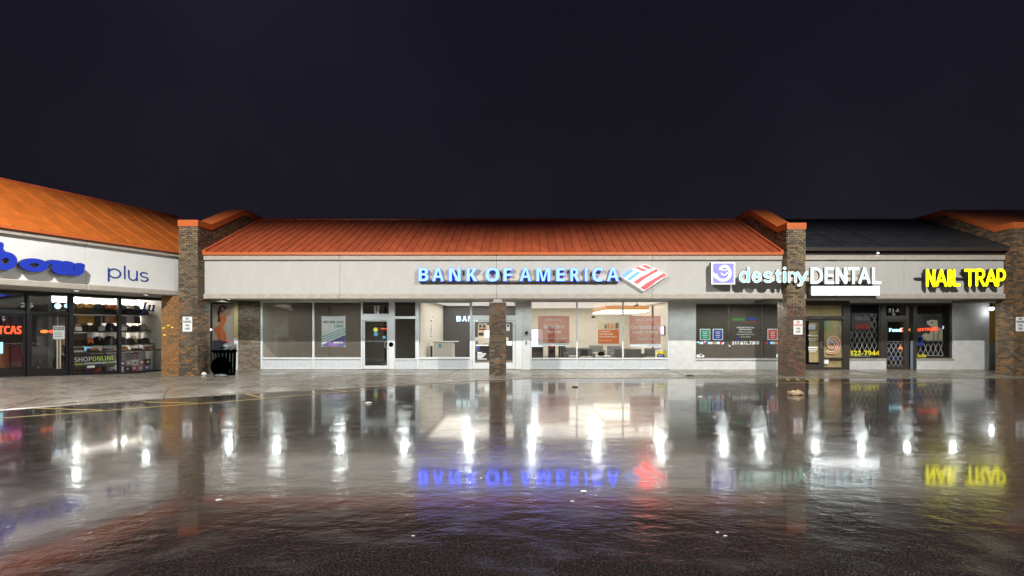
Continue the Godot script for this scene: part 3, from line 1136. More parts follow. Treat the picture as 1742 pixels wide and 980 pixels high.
func bank_room(b: Node3D) -> void:
	var x0 := -4.75
	var x1 := 7.4
	bx(b, "inner_floor", M.grey_floor, x0, x1, -0.1, 0.05, -13.5, -2.72)
	bx(b, "inner_ceiling", M.white_ceiling, x0, x1, 3.17, 3.27, -13.5, -2.72)
	bx(b, "inner_wall", M.cream_wall, x0 - 0.1, x0, -0.1, 3.27, -13.5, -2.72)
	bx(b, "inner_wall", M.cream_wall, 6.75, 6.85, -0.1, 3.17, -13.5, -2.81)
	bx(b, "inner_wall", M.cream_wall, x0 - 0.1, 6.85, -0.1, 3.27, -13.6, -13.5)
	bx(b, "accent_wall", M.slate_wall, x0, -0.35, 0.05, 3.12, -9.3, -9.1)
	bx(b, "inner_wall", M.cream_wall, -0.35, -0.2, 0.05, 3.17, -13.5, -9.0)


# ------------------------------------------------------------------ right building
func right_building() -> void:
	var b := thing("shop_building", "dark low-sloped roofed shop block on the right between two brick walls", "building", Vector3(15, 0, -7))
	var x0 := 10.89
	var x1 := 18.98
	var z := STORE_Z
	var d := 23.2
	# black membrane roof: five wide sheets, each in two lengths
	var g := grp(b, "roof", Vector3(15, 5, 0.2))
	var eave := Vector2(0.22, 5.06)
	var mid := Vector2(-1.9, 6.02)
	var ridge := Vector2(-4.3, 7.06)
	for k in 5:
		var xa := lerpf(x0, x1, k / 5.0)
		var xb := lerpf(x0, x1, (k + 1) / 5.0)
		for s in [[eave, mid, 0.0], [mid, ridge, 0.012]]:
			var up := Vector2(0, 0.03 + s[2])
			prism(g, "roof_sheet", M.roof_black, [s[0], s[1], s[1] + up, s[0] + up], xa + 0.006, xb - 0.006)
		prism(g, "seam", M.roof_black, [eave + Vector2(0, 0.02), ridge + Vector2(0, 0.02), ridge + Vector2(0, 0.09), eave + Vector2(0, 0.07)], xb - 0.03, xb + 0.03)
	rbx(b, "eave_edge", M.gutter_brown, x0, x1, 4.93, 5.07, 0.1, 0.24, 0.015)
	rbx(b, "eave_board", M.gutter_brown, x0, x1, 4.785, 4.93, -0.1, 0.08, 0.01)
	rbx(b, "ridge_cap", M.roof_black, x0, x1, 7.05, 7.13, -4.5, -4.26, 0.02)
	prism(b, "roof_deck", M.dim_wall, [Vector2(0.02, 4.78), Vector2(0.02, 4.9), Vector2(-4.3, 6.95), Vector2(-14.2, 6.95), Vector2(-14.2, 4.78)], x0 + 0.005, x1 - 0.005)
	canopy_front(b, x0, x1, [sx(1538, 20.6)], M.stucco, M.stucco_trim, FASCIA)
	bx(b, "soffit", M.soffit, 10.2, 23.5, 3.12, 3.2, -2.75, -0.161)
	bx(b, "back_wall", M.dim_wall, 10.2, 22.5, 0, 4.78, -14.4, -14.2)
	# entrance of the dental office
	var fr: Material = M.brown_frame
	var e := grp(b, "door_frame", Vector3(sx(1405, d), 0.05, z))
	var xa := 11.85
	var xb := sx(1445, d)
	rbx(e, "head", fr, xa, xb, sy(519.5, d), 3.12, z - 0.1, z + 0.02, 0.01)
	rbx(e, "transom_bar", fr, xa, xb, sy(543.5, d), sy(538, d), z - 0.1, z + 0.015, 0.01)
	bx(e, "transom_pane", M.clear_glass, xa, sx(1434.5, d), sy(538, d), sy(519.5, d), z - 0.056, z - 0.05)
	rbx(e, "post", fr, sx(1434.5, d), xb, 0.05, sy(519.5, d), z - 0.1, z + 0.018, 0.01)
	rbx(e, "post", fr, sx(1399.5, d), sx(1402, d), 0.05, sy(543.5, d), z - 0.1, z + 0.01, 0.01)
	rbx(e, "mid_rail", fr, sx(1402, d), sx(1434.5, d), sy(611, d), sy(608.5, d), z - 0.1, z + 0.005, 0.01)
	rbx(e, "bottom_rail", fr, sx(1402, d), sx(1434.5, d), 0.05, sy(625, d), z - 0.1, z + 0.005, 0.01)
	bx(e, "side_pane", M.clear_glass, sx(1402, d), sx(1434.5, d), sy(608.5, d), sy(543.5, d), z - 0.056, z - 0.05)
	bx(e, "side_pane", M.clear_glass, sx(1402, d), sx(1434.5, d), sy(625, d), sy(611, d), z - 0.056, z - 0.05)
	bx(e, "post", fr, 11.85, sx(1358, d), 0.05, sy(543.5, d), z - 0.1, z + 0.01)
	var lf := leaf(b, "door", fr, M.clear_glass, sx(1358, d), sx(1399.4, d), 0.06, sy(544, d), z - 0.005, 0.13, 0.2, 0.06)
	put(lf, "handle", extrude_strokes([line([0, 0, -0.08, 0.03, -0.08, 0.25, 0, 0.28])], 0.03, 0.03), M.steel, Vector3(sx(1399, d), 1.0, z + 0.04))
	# tan blinds right behind that glass
	bx(b, "blind", M.tan_blind, sx(1379.5, d), sx(1396.5, d), 0.35, sy(545, d), z - 0.16, z - 0.15)
	bx(b, "blind", M.tan_blind, sx(1402, d), sx(1436, d), 0.1, 3.05, z - 0.16, z - 0.15)
	bx(b, "blind", M.tan_blind, 11.9, sx(1401.5, d), sy(539, d), 3.05, z - 0.16, z - 0.15)
	# nail shop front
	bx(b, "lintel", M.plaster, xb, sx(1620, d), sy(515.5, d), 3.12, z - 0.2, z + 0.03)
	window(b, fr, M.clear_glass, xb, sx(1499, d), sy(610, d), sy(515.5, d), z - 0.02, [], 0.06)
	bx(b, "plaster_wall", M.plaster, xb + 0.002, sx(1507.5, d), 0.03, sy(612, d), z - 0.2, z + 0.02)
	rbx(b, "window_sill", M.stucco_trim, xb + 0.002, sx(1508, d), sy(612, d), sy(610, d), z - 0.2, z + 0.07, 0.01)
	var n := grp(b, "door_frame", Vector3(sx(1528, d), 0.05, z))
	rbx(n, "post", fr, sx(1499, d), sx(1507.5, d), sy(609.8, d), sy(515.5, d), z - 0.1, z + 0.02, 0.01)
	rbx(n, "head", fr, sx(1507.5, d), sx(1558, d), sy(519, d), sy(515.5, d), z - 0.1, z + 0.01, 0.01)
	bx(n, "transom_pane", M.clear_glass, sx(1507.5, d), sx(1541, d), sy(537, d), sy(519, d), z - 0.056, z - 0.05)
	rbx(n, "transom_bar", fr, sx(1507.5, d), sx(1541, d), sy(544.5, d), sy(537, d), z - 0.1, z + 0.01, 0.01)
	rbx(n, "post", fr, sx(1541, d), sx(1546, d), 0.05, sy(519, d), z - 0.1, z + 0.015, 0.01)
	bx(n, "side_pane", M.clear_glass, sx(1546, d), sx(1554, d), 0.1, sy(519, d), z - 0.056, z - 0.05)
	rbx(n, "jamb", M.blue_frame, sx(1549.5, d), sx(1553.5, d), 0.05, sy(580, d), z - 0.04, z + 0.01, 0.01)
	rbx(n, "post", fr, sx(1554, d), sx(1559, d), 0.05, sy(519, d), z - 0.1, z + 0.02, 0.01)
	leaf(b, "door", fr, M.clear_glass, sx(1507.8, d), sx(1540.8, d), 0.06, sy(545, d), z - 0.01, 0.07, 0.12, 0.06)
	window(b, fr, M.clear_glass, sx(1559, d), sx(1620, d), sy(610, d), sy(515.5, d), z - 0.02, [], 0.06)
	bx(b, "plaster_wall", M.plaster, sx(1559.1, d), sx(1621, d), 0.03, sy(612, d), z - 0.2, z + 0.02)
	rbx(b, "window_sill", M.stucco_trim, sx(1558, d), sx(1621.5, d), sy(612, d), sy(610, d), z - 0.2, z + 0.07, 0.01)
	bx(b, "plaster_wall", M.plaster, sx(1621, d), sx(1682, d), 0.03, 3.12, z - 0.2, z + 0.025)
	# the passage beside the last wall
	bx(b, "passage_wall", M.yellow_wall, 20.7, 23.4, 1.25, 3.12, -3.5, -3.4)
	bx(b, "passage_wall", M.plaster, 20.7, 23.4, 0.03, 1.25, -3.5, -3.4)
	bx(b, "passage_side", M.plaster, 20.5, 20.69, 0.03, 3.12, -3.5, z - 0.201)
	bx(b, "passage_side", M.plaster, 23.4, 23.5, 0.03, 3.12, -3.5, -0.4)
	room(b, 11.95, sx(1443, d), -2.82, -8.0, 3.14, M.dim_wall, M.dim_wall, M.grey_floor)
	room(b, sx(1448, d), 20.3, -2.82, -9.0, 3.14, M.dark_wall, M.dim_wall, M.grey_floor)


# ------------------------------------------------------------------ left building (in its own turned frame)
func left_building() -> void:
	var b := thing("shop_building", "shop wing on the left with a steep orange metal roof and a bright white fascia", "building", Vector3(-5, 0, -6), "", wing)
	seam_roof(b, -15.0, 2.9, 26, 0.14, 4.94, -3.7, 7.1, ["roof_amber", "roof_amber", "roof_amber_worn"])
	rbx(b, "eave_flashing", M.coping_orange, -15, 0.1, 4.835, 4.935, -0.02, 0.16, 0.012)
	rbx(b, "ridge_cap", M.roof_orange, -15, 2.9, 7.08, 7.17, -3.95, -3.66, 0.02)
	prism(b, "roof_deck", M.dim_wall, [Vector2(0.02, 4.83), Vector2(-3.7, 7.02), Vector2(-12.2, 7.02), Vector2(-12.2, 4.83)], -15, 2.4)
	canopy_front(b, -15, 0.0, [-9.0, -3.3], M.white_stucco, M.stucco_trim, [3.17, 3.37, 4.68, 4.83])
	bx(b, "soffit", M.soffit, -15, 1.6, 3.2, 3.3, -2.7, -0.161)
	bx(b, "back_wall", M.dim_wall, -15, 2.0, 0, 4.8, -12.3, -12.1)
	# storefront: dark frames
	var fr: Material = M.black_frame
	var z := -2.6
	var g := grp(b, "window", Vector3(-1.0, 0.3, z))
	rbx(g, "frame", fr, -15, 1.5, 3.08, 3.2, z - 0.1, z + 0.02, 0.01)
	for x in [-2.16, -0.46, 1.45]:
		rbx(g, "mullion", fr, x - 0.09 if x < -2 else x - 0.05, x + 0.07, -0.1, 3.08, z - 0.1, z + 0.03, 0.01)
	for s in [[-2.09, -0.51], [-0.39, 1.4]]:
		rbx(g, "rail", M.brown_frame, s[0], s[1], 0.93, 0.98, z - 0.09, z + 0.02, 0.01)
		rbx(g, "bottom_rail", fr, s[0], s[1], -0.1, 0.2 if s[0] < -1 else 0.1, z - 0.1, z + 0.02, 0.01)
		bx(g, "pane", M.clear_glass, s[0], s[1], 0.98, 3.08, z - 0.056, z - 0.05)
		bx(g, "pane", M.clear_glass, s[0], s[1], 0.1, 0.93, z - 0.056, z - 0.05)
	var dr := grp(b, "door_frame", Vector3(-3.4, 0.3, z))
	for x in [-3.48, -5.0, -6.5]:
		rbx(dr, "post", fr, x - 0.05, x + 0.05, -0.1, 3.08, z - 0.1, z + 0.03, 0.01)
	for s in [[-3.43, -2.25], [-4.95, -3.53], [-6.45, -5.05]]:
		rbx(dr, "transom_bar", fr, s[0], s[1], 2.38, 2.5, z - 0.1, z + 0.02, 0.01)
		bx(dr, "transom_pane", M.clear_glass, s[0], s[1], 2.5, 3.08, z - 0.056, z - 0.05)
		leaf(b, "door", fr, M.clear_glass, s[0] + 0.01, s[1] - 0.01, 0.12, 2.37, z - 0.01, 0.07, 0.36, 0.06)
	bx(b, "store_wall", M.white_stucco, -15, -6.55, 0, 3.2, z - 0.2, z)
	# inside
	bx(b, "inner_floor", M.grey_floor, -15, 1.5, -0.1, 0.06, -12, -2.72)
	bx(b, "inner_ceiling", M.white_ceiling, -15, 1.5, 3.18, 3.28, -12, -2.72)
	bx(b, "inner_wall", M.white_ceiling, 1.5, 1.6, -0.1, 3.28, -12, -2.72)
	bx(b, "inner_wall", M.white_ceiling, -15.1, 1.6, -0.1, 3.28, -12.1, -12)
	bx(b, "partition", M.dark_wall, -2.32, -2.2, 0.06, 3.18, -9.0, -3.6)
	bx(b, "end_wall", M.white_stucco, -15.2, -15, 0, 4.8, -12.3, -0.2)


# ------------------------------------------------------------------ brick walls and piers
func walls_of_brick() -> void:
	var brown := [["brick_dark", "brick_brown", "brick_dark", "brick_grey", "brick_honey"], [3.0, ["brick_brown", "brick_tan", "brick_grey", "brick_brown", "brick_dark"]]]
	party_wall("brick_pier_wall", "brown brick pier and stepped parapet between the left wing and the middle block", -13.52, -12.8, 6.11, -0.43, brown, 1)
	var red := [["brick_dark", "brick_red", "brick_brown", "brick_dark"], [2.6, ["brick_brown", "brick_tan", "brick_grey", "brick_dark", "brick_tan"]]]
	party_wall("brick_pier_wall", "reddish brick pier and parapet between the orange roof and the dark roof", 10.18, 10.87, 6.0, -0.33, red, 0)
	var wide := [["brick_brown", "brick_dark", "brick_honey", "brick_dark", "brick_brown"]]
	party_wall("brick_pier_wall", "wide brown brick wall end at the right edge beside the yellow letters", 19.0, 22.6, 6.03, -0.4, wide, -1)
	# orange brick pier under the end of the white fascia, with a canted left corner
	var p := thing("brick_pier", "orange brick pier with a canted corner under the end of the white fascia", "brick pier", Vector3(-13.95, 0, 0.1))
	var a := Vector2(-14.42, 0.0)
	var c := Vector2(-14.22, 0.36)
	var e := Vector2(-13.53, 0.38)
	prism_plan(p, "mortar_core", M.mortar, [a + Vector2(0.012, -0.01), c + Vector2(0.01, -0.014), e + Vector2(0.0, -0.014), Vector2(-13.54, -0.4), Vector2(-14.4, -0.4)], 0.0, 3.16)
	var orange := [["brick_orange", "brick_honey", "brick_orange", "brick_honey", "brick_honey", "brick_orange", "brick_brown"]]
	var heap := {}
	var left := brick_face(p, c, e, 0.03, flat(3.16), orange, 220, heap)
	brick_face(p, a, c, 0.03, flat(3.16), [["brick_honey", "brick_tan", "brick_brown"]], left, heap)
	lay_heap(p, heap)
	for s in [[-14.12, 1.9, 0.2], [-13.93, 2.0, 0.1], [-13.78, 1.93, -0.3], [-14.08, 1.63, 0.0]]:
		put(p, "tape_scrap", box_mesh(Vector3(0.1, 0.055, 0.004)), M.yellow_print, Vector3(s[0], s[1], 0.415), Basis(Vector3.BACK, s[2]))
	# middle column
	var m := thing("brick_column", "square brick column in front of the bank doors, pale bricks low down", "brick column", Vector3(-1.12, 0, 0.1))
	bx(m, "mortar_core", M.mortar, -1.405, -0.835, 0, 2.9, -0.2, 0.385)
	bx(m, "post_cap", M.stucco_trim, -1.3, -0.95, 2.9, 3.12, -0.16, 0.06)
	heap = {}
	var low := [["brick_brown", "brick_pale", "brick_honey", "brick_dark", "brick_dark"], [1.15, ["brick_dark", "brick_brown", "brick_dark", "brick_grey", "brick_red"]], ]
	left = brick_face(m, Vector2(-1.42, 0.4), Vector2(-0.82, 0.4), 0.03, flat(2.93), low, 300, heap)
	brick_face(m, Vector2(-0.82, 0.4), Vector2(-0.82, -0.2), 0.03, flat(2.93), low, 0, heap)
	brick_face(m, Vector2(-1.42, -0.2), Vector2(-1.42, 0.4), 0.03, flat(2.93), low, 0, heap)
	lay_heap(m, heap)


func prism_plan(parent: Node3D, called: String, m: Material, plan: Array, y0: float, y1: float) -> void:
	var st := SurfaceTool.new()
	st.begin(Mesh.PRIMITIVE_TRIANGLES)
	var lo := []
	var hi := []
	var mid := Vector2.ZERO
	for p in plan:
		lo.append(Vector3(p.x, y0, p.y))
		hi.append(Vector3(p.x, y1, p.y))
		mid += p / plan.size()
	face(st, lo, Vector3.DOWN)
	face(st, hi, Vector3.UP)
	for i in plan.size():
		var j := (i + 1) % plan.size()
		var e: Vector2 = plan[j] - plan[i]
		var n := Vector2(e.y, -e.x).normalized()
		if n.dot((plan[i] + plan[j]) / 2 - mid) < 0:
			n = -n
		face(st, [lo[i], lo[j], hi[j], hi[i]], Vector3(n.x, 0, n.y))
	put(parent, called, st.commit(), m)


# ------------------------------------------------------------------ signs
func signs() -> void:
	bank_sign()
	dental_sign()
	nail_sign()
	# script lettering and thin word on the white fascia (frame of the left wing)
	var r := thing("letter_sign", "thick cobalt blue script letters on the white fascia, cut by the left edge", "sign", Vector3(-4.8, 3.6, 0.1), "", wing)
	var spec := [["b", -6.02, -5.3, 3.6, 4.42], ["o", -5.24, -4.5, 3.62, 4.04], ["w", -4.56, -3.5, 3.6, 4.06]]
	for s in spec:
		var box := Rect2(s[1], s[3], s[2] - s[1], s[4] - s[3])
		letter(r, "letter_back", s[0], 0.54, box, 0.16, 0.1, M.raceway, 1.0, 0.12)
		letter(r, "letter", s[0], 0.54, box, 0.225, 0.03, M.cobalt_letter, 0.94, 0.12)
		for k in 2:
			bx(r, "standoff", M.raceway, s[1] + 0.25 + k * 0.2, s[1] + 0.28 + k * 0.2, s[3] + 0.1, s[3] + 0.13, 0.0, 0.11)
	var p := thing("letter_sign", "thin navy lowercase word plus on the white fascia", "sign", Vector3(-1.9, 3.6, 0.02), "", wing)
	for s in [["p", -2.62, -2.17, 3.52, 4.0], ["l", -2.08, -2.03, 3.65, 4.14], ["u", -1.94, -1.6, 3.62, 4.0], ["s", -1.52, -1.2, 3.62, 3.98]]:
		letter(p, "letter", s[0], 0.13, Rect2(s[1], s[3], s[2] - s[1], s[4] - s[3]), 0.009, 0.012, M.navy_print)
	no_parking("white no parking fire lane sign on the brown pier beside the rubbish bin", Vector3(sx(319, 20.18), sy(551.5, 20.18), 0.42), 0.37, 0.58, M.black_print, false)
	no_parking("white no parking fire lane sign with red words on the reddish brick pier", Vector3(sx(1357.5, 20.18), sy(557, 20.18), 0.42), 0.35, 0.56, M.red_print, false)
	no_parking("white no parking fire lane sign in a dark frame on the far right brick wall", Vector3(sx(1735.5, 20.18), sy(551.5, 20.18), 0.42), 0.36, 0.56, M.black_print, true)


func no_parking(label: String, at: Vector3, w: float, h: float, ink: Material, framed: bool) -> void:
	var t := thing("no_parking_sign", label, "sign", at, "no parking signs on the brick piers")
	if framed:
		rbx(t, "sign_frame", M.black_frame, at.x - w / 2 - 0.03, at.x + w / 2 + 0.03, at.y - h / 2 - 0.03, at.y + h / 2 + 0.03, at.z - 0.004, at.z + 0.006, 0.004)
	rbx(t, "plate", M.white_print, at.x - w / 2, at.x + w / 2, at.y - h / 2, at.y + h / 2, at.z + 0.006, at.z + 0.014, 0.003)
	var rows := [["NO", 0.36, 0.17, 0.26], ["PARKING", 0.84, 0.05, 0.14], ["FIRE", 0.48, -0.09, -0.01], ["LANE", 0.5, -0.22, -0.13]]
	for s in rows:
		txt(t, "words", s[0], ink if s[0] in ["NO", "PARKING"] else M.black_print, at.x - w * s[1] / 2, at.x + w * s[1] / 2, at.y + s[2] * h / 0.58, at.y + s[3] * h / 0.58, at.z + 0.017)


func bank_sign() -> void:
	var d := 20.6
	var t := thing("letter_sign", "row of glowing pale blue capital letters on the beige fascia over the bank", "sign", Vector3(sx(882, d), 3.85, 0.1))
	var row := [["B", 52, 120], ["A", 142, 220], ["N", 250, 330], ["K", 365, 440], ["O", 488, 583], ["F", 605, 665], ["A", 712, 790], ["M", 820, 915], ["E", 950, 1010], ["R", 1042, 1105], ["I", 1137, 1157], ["C", 1185, 1258], ["A", 1280, 1362]]
	for s in row:
		var a := sx(700 + s[1] / 3.871, d)
		var b := sx(700 + s[2] / 3.871, d)
		var over := 0.0 if not s[0] in ["O", "C"] else 0.015
		if s[0] == "I":
			bx(t, "letter_return", M.letter_return, a, b, sy(479.6, d), sy(456.6, d), 0.09, 0.19)
			bx(t, "letter_face", M.blue_letter_face, a + 0.012, b - 0.012, sy(479.4, d), sy(456.8, d), 0.19, 0.203)
			continue
		txt(t, "letter_return", s[0], M.letter_return, a, b, sy(479.6, d) - over, sy(456.6, d) + over, 0.14, 0.1)
		txt(t, "letter_face", s[0], M.blue_letter_face, a + 0.012, b - 0.012, sy(479.6, d) + 0.012 - over, sy(456.6, d) - 0.012 + over, 0.197, 0.012)
		bx(t, "standoff", M.raceway, (a + b) / 2 - 0.02, (a + b) / 2 + 0.02, sy(471, d), sy(469.5, d), 0.0, 0.09)
	bx(t, "raceway", M.raceway, sx(714, d), sx(1051, d), sy(480.9, d), sy(479.8, d), 0.0, 0.13)
	bx(t, "power_box", M.raceway_beige, sx(716, d), sx(1048, d), sy(477.5, d), sy(469.5, d), 0.0, 0.05)
	var l := thing("logo_sign", "slanted red, white and blue striped flag emblem right of the blue letters", "sign", Vector3(sx(1093, d), 3.9, 0.1))
	var shapes := [["backing", "white_logo_face", [1372, 158, 1455, 112, 1530, 80, 1600, 108, 1675, 155, 1525, 255, 1440, 200]],
		["stripe", "blue_logo_face", [1375, 153, 1432, 113, 1458, 120, 1398, 168]], ["stripe", "blue_logo_face", [1413, 175, 1478, 127, 1500, 134, 1434, 185]],
		["stripe", "red_logo_face", [1508, 90, 1530, 84, 1577, 103, 1555, 110]], ["stripe", "red_logo_face", [1470, 103, 1490, 97, 1540, 118, 1520, 126]],
		["stripe", "red_logo_face", [1455, 197, 1500, 165, 1550, 140, 1600, 111, 1618, 122, 1560, 152, 1510, 186, 1482, 208]],
		["stripe", "red_logo_face", [1500, 232, 1545, 198, 1600, 168, 1650, 139, 1671, 152, 1615, 182, 1565, 222, 1530, 247]]]
	for s in shapes:
		var pts := PackedVector2Array()
		for k in range(0, s[2].size(), 2):
			pts.append(Vector2(sx(700 + s[2][k] / 3.871, d), sy(430 + s[2][k + 1] / 3.871, d)) * 100)
		pts = forwards(pts)
		var r := bounds([pts])
		var c := r.get_center() / 100
		var deep: float = 0.13 if s[0] == "backing" else 0.03
		put(l, s[0], extrude([pts], [], r, Rect2(-r.size / 200, r.size / 100), deep), M[s[1]], Vector3(c.x, c.y, 0.115 if s[0] == "backing" else 0.197))
	bx(l, "standoff", M.raceway, sx(1090, d), sx(1096, d), sy(474, d), sy(470, d), 0.0, 0.06)


func dental_sign() -> void:
	var d := 20.1
	var z := 0.5
	var q := func(x: float) -> float: return sx(1190 + x / 5.279, d)
	var v := func(y: float) -> float: return sy(430 + y / 5.279, d)
	var t := thing("letter_sign", "lit white-edged mint and aqua letters that run across the reddish pier", "sign", Vector3(q.call(970), v.call(280), z))
	var low := [["d", 348, 446], ["e", 462, 552], ["s", 566, 655], ["t", 670, 730], ["i", 742, 772], ["n", 786, 866], ["y", 858, 968]]
	for s in low:
		var top := 128.0 if s[0] in ["d", "i"] else 150.0 if s[0] == "t" else 170.0
		var bottom := 305.0 if s[0] == "y" else 272.0
		var box := Rect2(q.call(s[1]), v.call(bottom), q.call(s[2]) - q.call(s[1]), v.call(top) - v.call(bottom))
		letter(t, "letter_return", s[0], 0.29, box, z, 0.12, M.letter_side)
		letter(t, "letter_rim", s[0], 0.29, box, z + 0.066, 0.01, M.white_letter_rim)
		letter(t, "letter_face", s[0], 0.29, box, z + 0.077, 0.01, M.mint_letter_face, 0.52)
	for s in [["D", 990, 1100], ["E", 1116, 1200], ["N", 1214, 1318], ["T", 1326, 1424], ["A", 1416, 1528], ["L", 1540, 1622]]:
		var box := Rect2(q.call(s[1]), v.call(282), q.call(s[2]) - q.call(s[1]), v.call(133) - v.call(282))
		letter(t, "letter_return", s[0], 0.205, box, z, 0.12, M.letter_side, 1.0, 0.0, true)
		letter(t, "letter_rim", s[0], 0.205, box, z + 0.066, 0.01, M.white_letter_rim, 1.0, 0.0, true)
		letter(t, "letter_face", s[0], 0.205, box, z + 0.077, 0.01, M.aqua_letter_face, 0.5, 0.0, true)
	rbx(t, "raceway", M.raceway_beige, q.call(360), q.call(1600), v.call(255), v.call(215), 0.42, z - 0.052, 0.01)
	rbx(t, "raceway", M.raceway_beige, q.call(360), q.call(820), v.call(255), v.call(215), 0.0, 0.418, 0.01)
	rbx(t, "raceway", M.raceway_beige, q.call(960), q.call(1600), v.call(255), v.call(215), 0.0, 0.418, 0.01)
	rbx(t, "light_box", M.letter_side, q.call(1004), q.call(1622), v.call(384), v.call(298), 0.3, z - 0.006, 0.03)
	rbx(t, "light_box_face", M.white_sign_face, q.call(1007), q.call(1619), v.call(381), v.call(301), z - 0.02, z, 0.012)
	txt(t, "words", "C       KIDS &", M.faint_sign_print, q.call(1020), q.call(1440), v.call(362), v.call(318), z + 0.006, 0.008)
	for x in [1100, 1500]:
		bx(t, "standoff", M.raceway_beige, q.call(x), q.call(x + 20), v.call(360), v.call(330), 0.0, 0.3)
	# square with the smiling swirl
	var s2 := thing("logo_sign", "rounded lilac square sign with a white smiling swirl", "sign", Vector3(q.call(220), v.call(185), 0.3))
	var sq := func(a: float) -> Array: return [line([112 + a, 80 + a, 330 - a, 80 + a, 330 - a, 285 - a, 112 + a, 285 - a, 112 + a, 80 + a])]
	var rect := Rect2(q.call(112), v.call(285), q.call(330) - q.call(112), v.call(80) - v.call(285))
	var body := rect.get_center()
	rbx(s2, "sign_body", M.letter_side, rect.position.x, rect.end.x, rect.position.y, rect.end.y, 0.12, 0.42, 0.05)
	rbx(s2, "sign_rim", M.white_letter_rim, rect.position.x + 0.01, rect.end.x - 0.01, rect.position.y + 0.01, rect.end.y - 0.01, 0.4, 0.428, 0.012)
	rbx(s2, "sign_face", M.lilac_sign_face, rect.position.x + 0.065, rect.end.x - 0.065, rect.position.y + 0.06, rect.end.y - 0.055, 0.42, 0.436, 0.007)
	bx(s2, "standoff", M.raceway_beige, body.x - 0.1, body.x + 0.1, body.y - 0.1, body.y + 0.1, 0.0, 0.12)
	var swirl := strokes([arc(0.47, 0.5, 0.36, 0.37, 195, 400, 26), arc(0.55, 0.66, 0.22, 0.21, 40, 160, 14), line([0.0, 0.46, 0.06, 0.34, 0.13, 0.29])], 0.13)
	put(s2, "swirl", extrude(swirl[0], swirl[1], Rect2(0, 0, 100, 100), Rect2(-0.39, -0.37, 0.78, 0.74), 0.02), M.white_letter_rim, Vector3(body.x, body.y, 0.445))
	var smile := strokes([arc(0.53, 0.58, 0.16, 0.17, 205, 345, 14)], 0.045)
	var eyes := strokes([arc(0.46, 0.63, 0.04, 0.05, 20, 160, 8), arc(0.6, 0.63, 0.04, 0.05, 20, 160, 8)], 0.035)
	for f in [["smile", smile], ["eyes", eyes]]:
		put(s2, f[0], extrude(f[1][0], f[1][1], Rect2(0, 0, 100, 100), Rect2(-0.39, -0.37, 0.78, 0.74), 0.02), M.white_letter_rim, Vector3(body.x, body.y, 0.444))
	sq.call(0.0)


func nail_sign() -> void:
	var d := 20.35
	var z := 0.25
	var t := thing("letter_sign", "fat glowing yellow capital letters at the right end of the fascia", "sign", Vector3(sx(1640, d), 4.0, 0.2))
	for s in [["N", 275, 415, 240, 508], ["A", 418, 592, 238, 506], ["I", 592, 664, 240, 505], ["L", 675, 792, 240, 500], ["T", 845, 1018, 238, 506], ["R", 1014, 1158, 236, 500], ["A", 1156, 1338, 238, 500], ["P", 1330, 1467, 236, 500]]:
		var a := sx(1541 + s[1] / 8.8, d)
		var b := sx(1541 + s[2] / 8.8, d)
		var lo := sy(430 + s[4] / 8.624, d)
		var hi := sy(430 + s[3] / 8.624, d)
		var w := 0.225 if s[0] in ["I", "L"] else 0.212
		if s[0] == "I":
			w = 0.3
		letter(t, "letter_return", s[0], w, Rect2(a, lo, b - a, hi - lo), z, 0.16, M.black_return)
		letter(t, "letter_face", s[0], w, Rect2(a, lo, b - a, hi - lo), z + 0.088, 0.014, M.yellow_letter_face, 0.86)
		bx(t, "standoff", M.raceway, (a + b) / 2 - 0.03, (a + b) / 2 + 0.03, lo + 0.3, lo + 0.36, 0.0, z - 0.08)
	bx(t, "raceway", M.raceway, sx(1562, d), sx(1705, d), 3.83, 3.9, 0.0, 0.1)


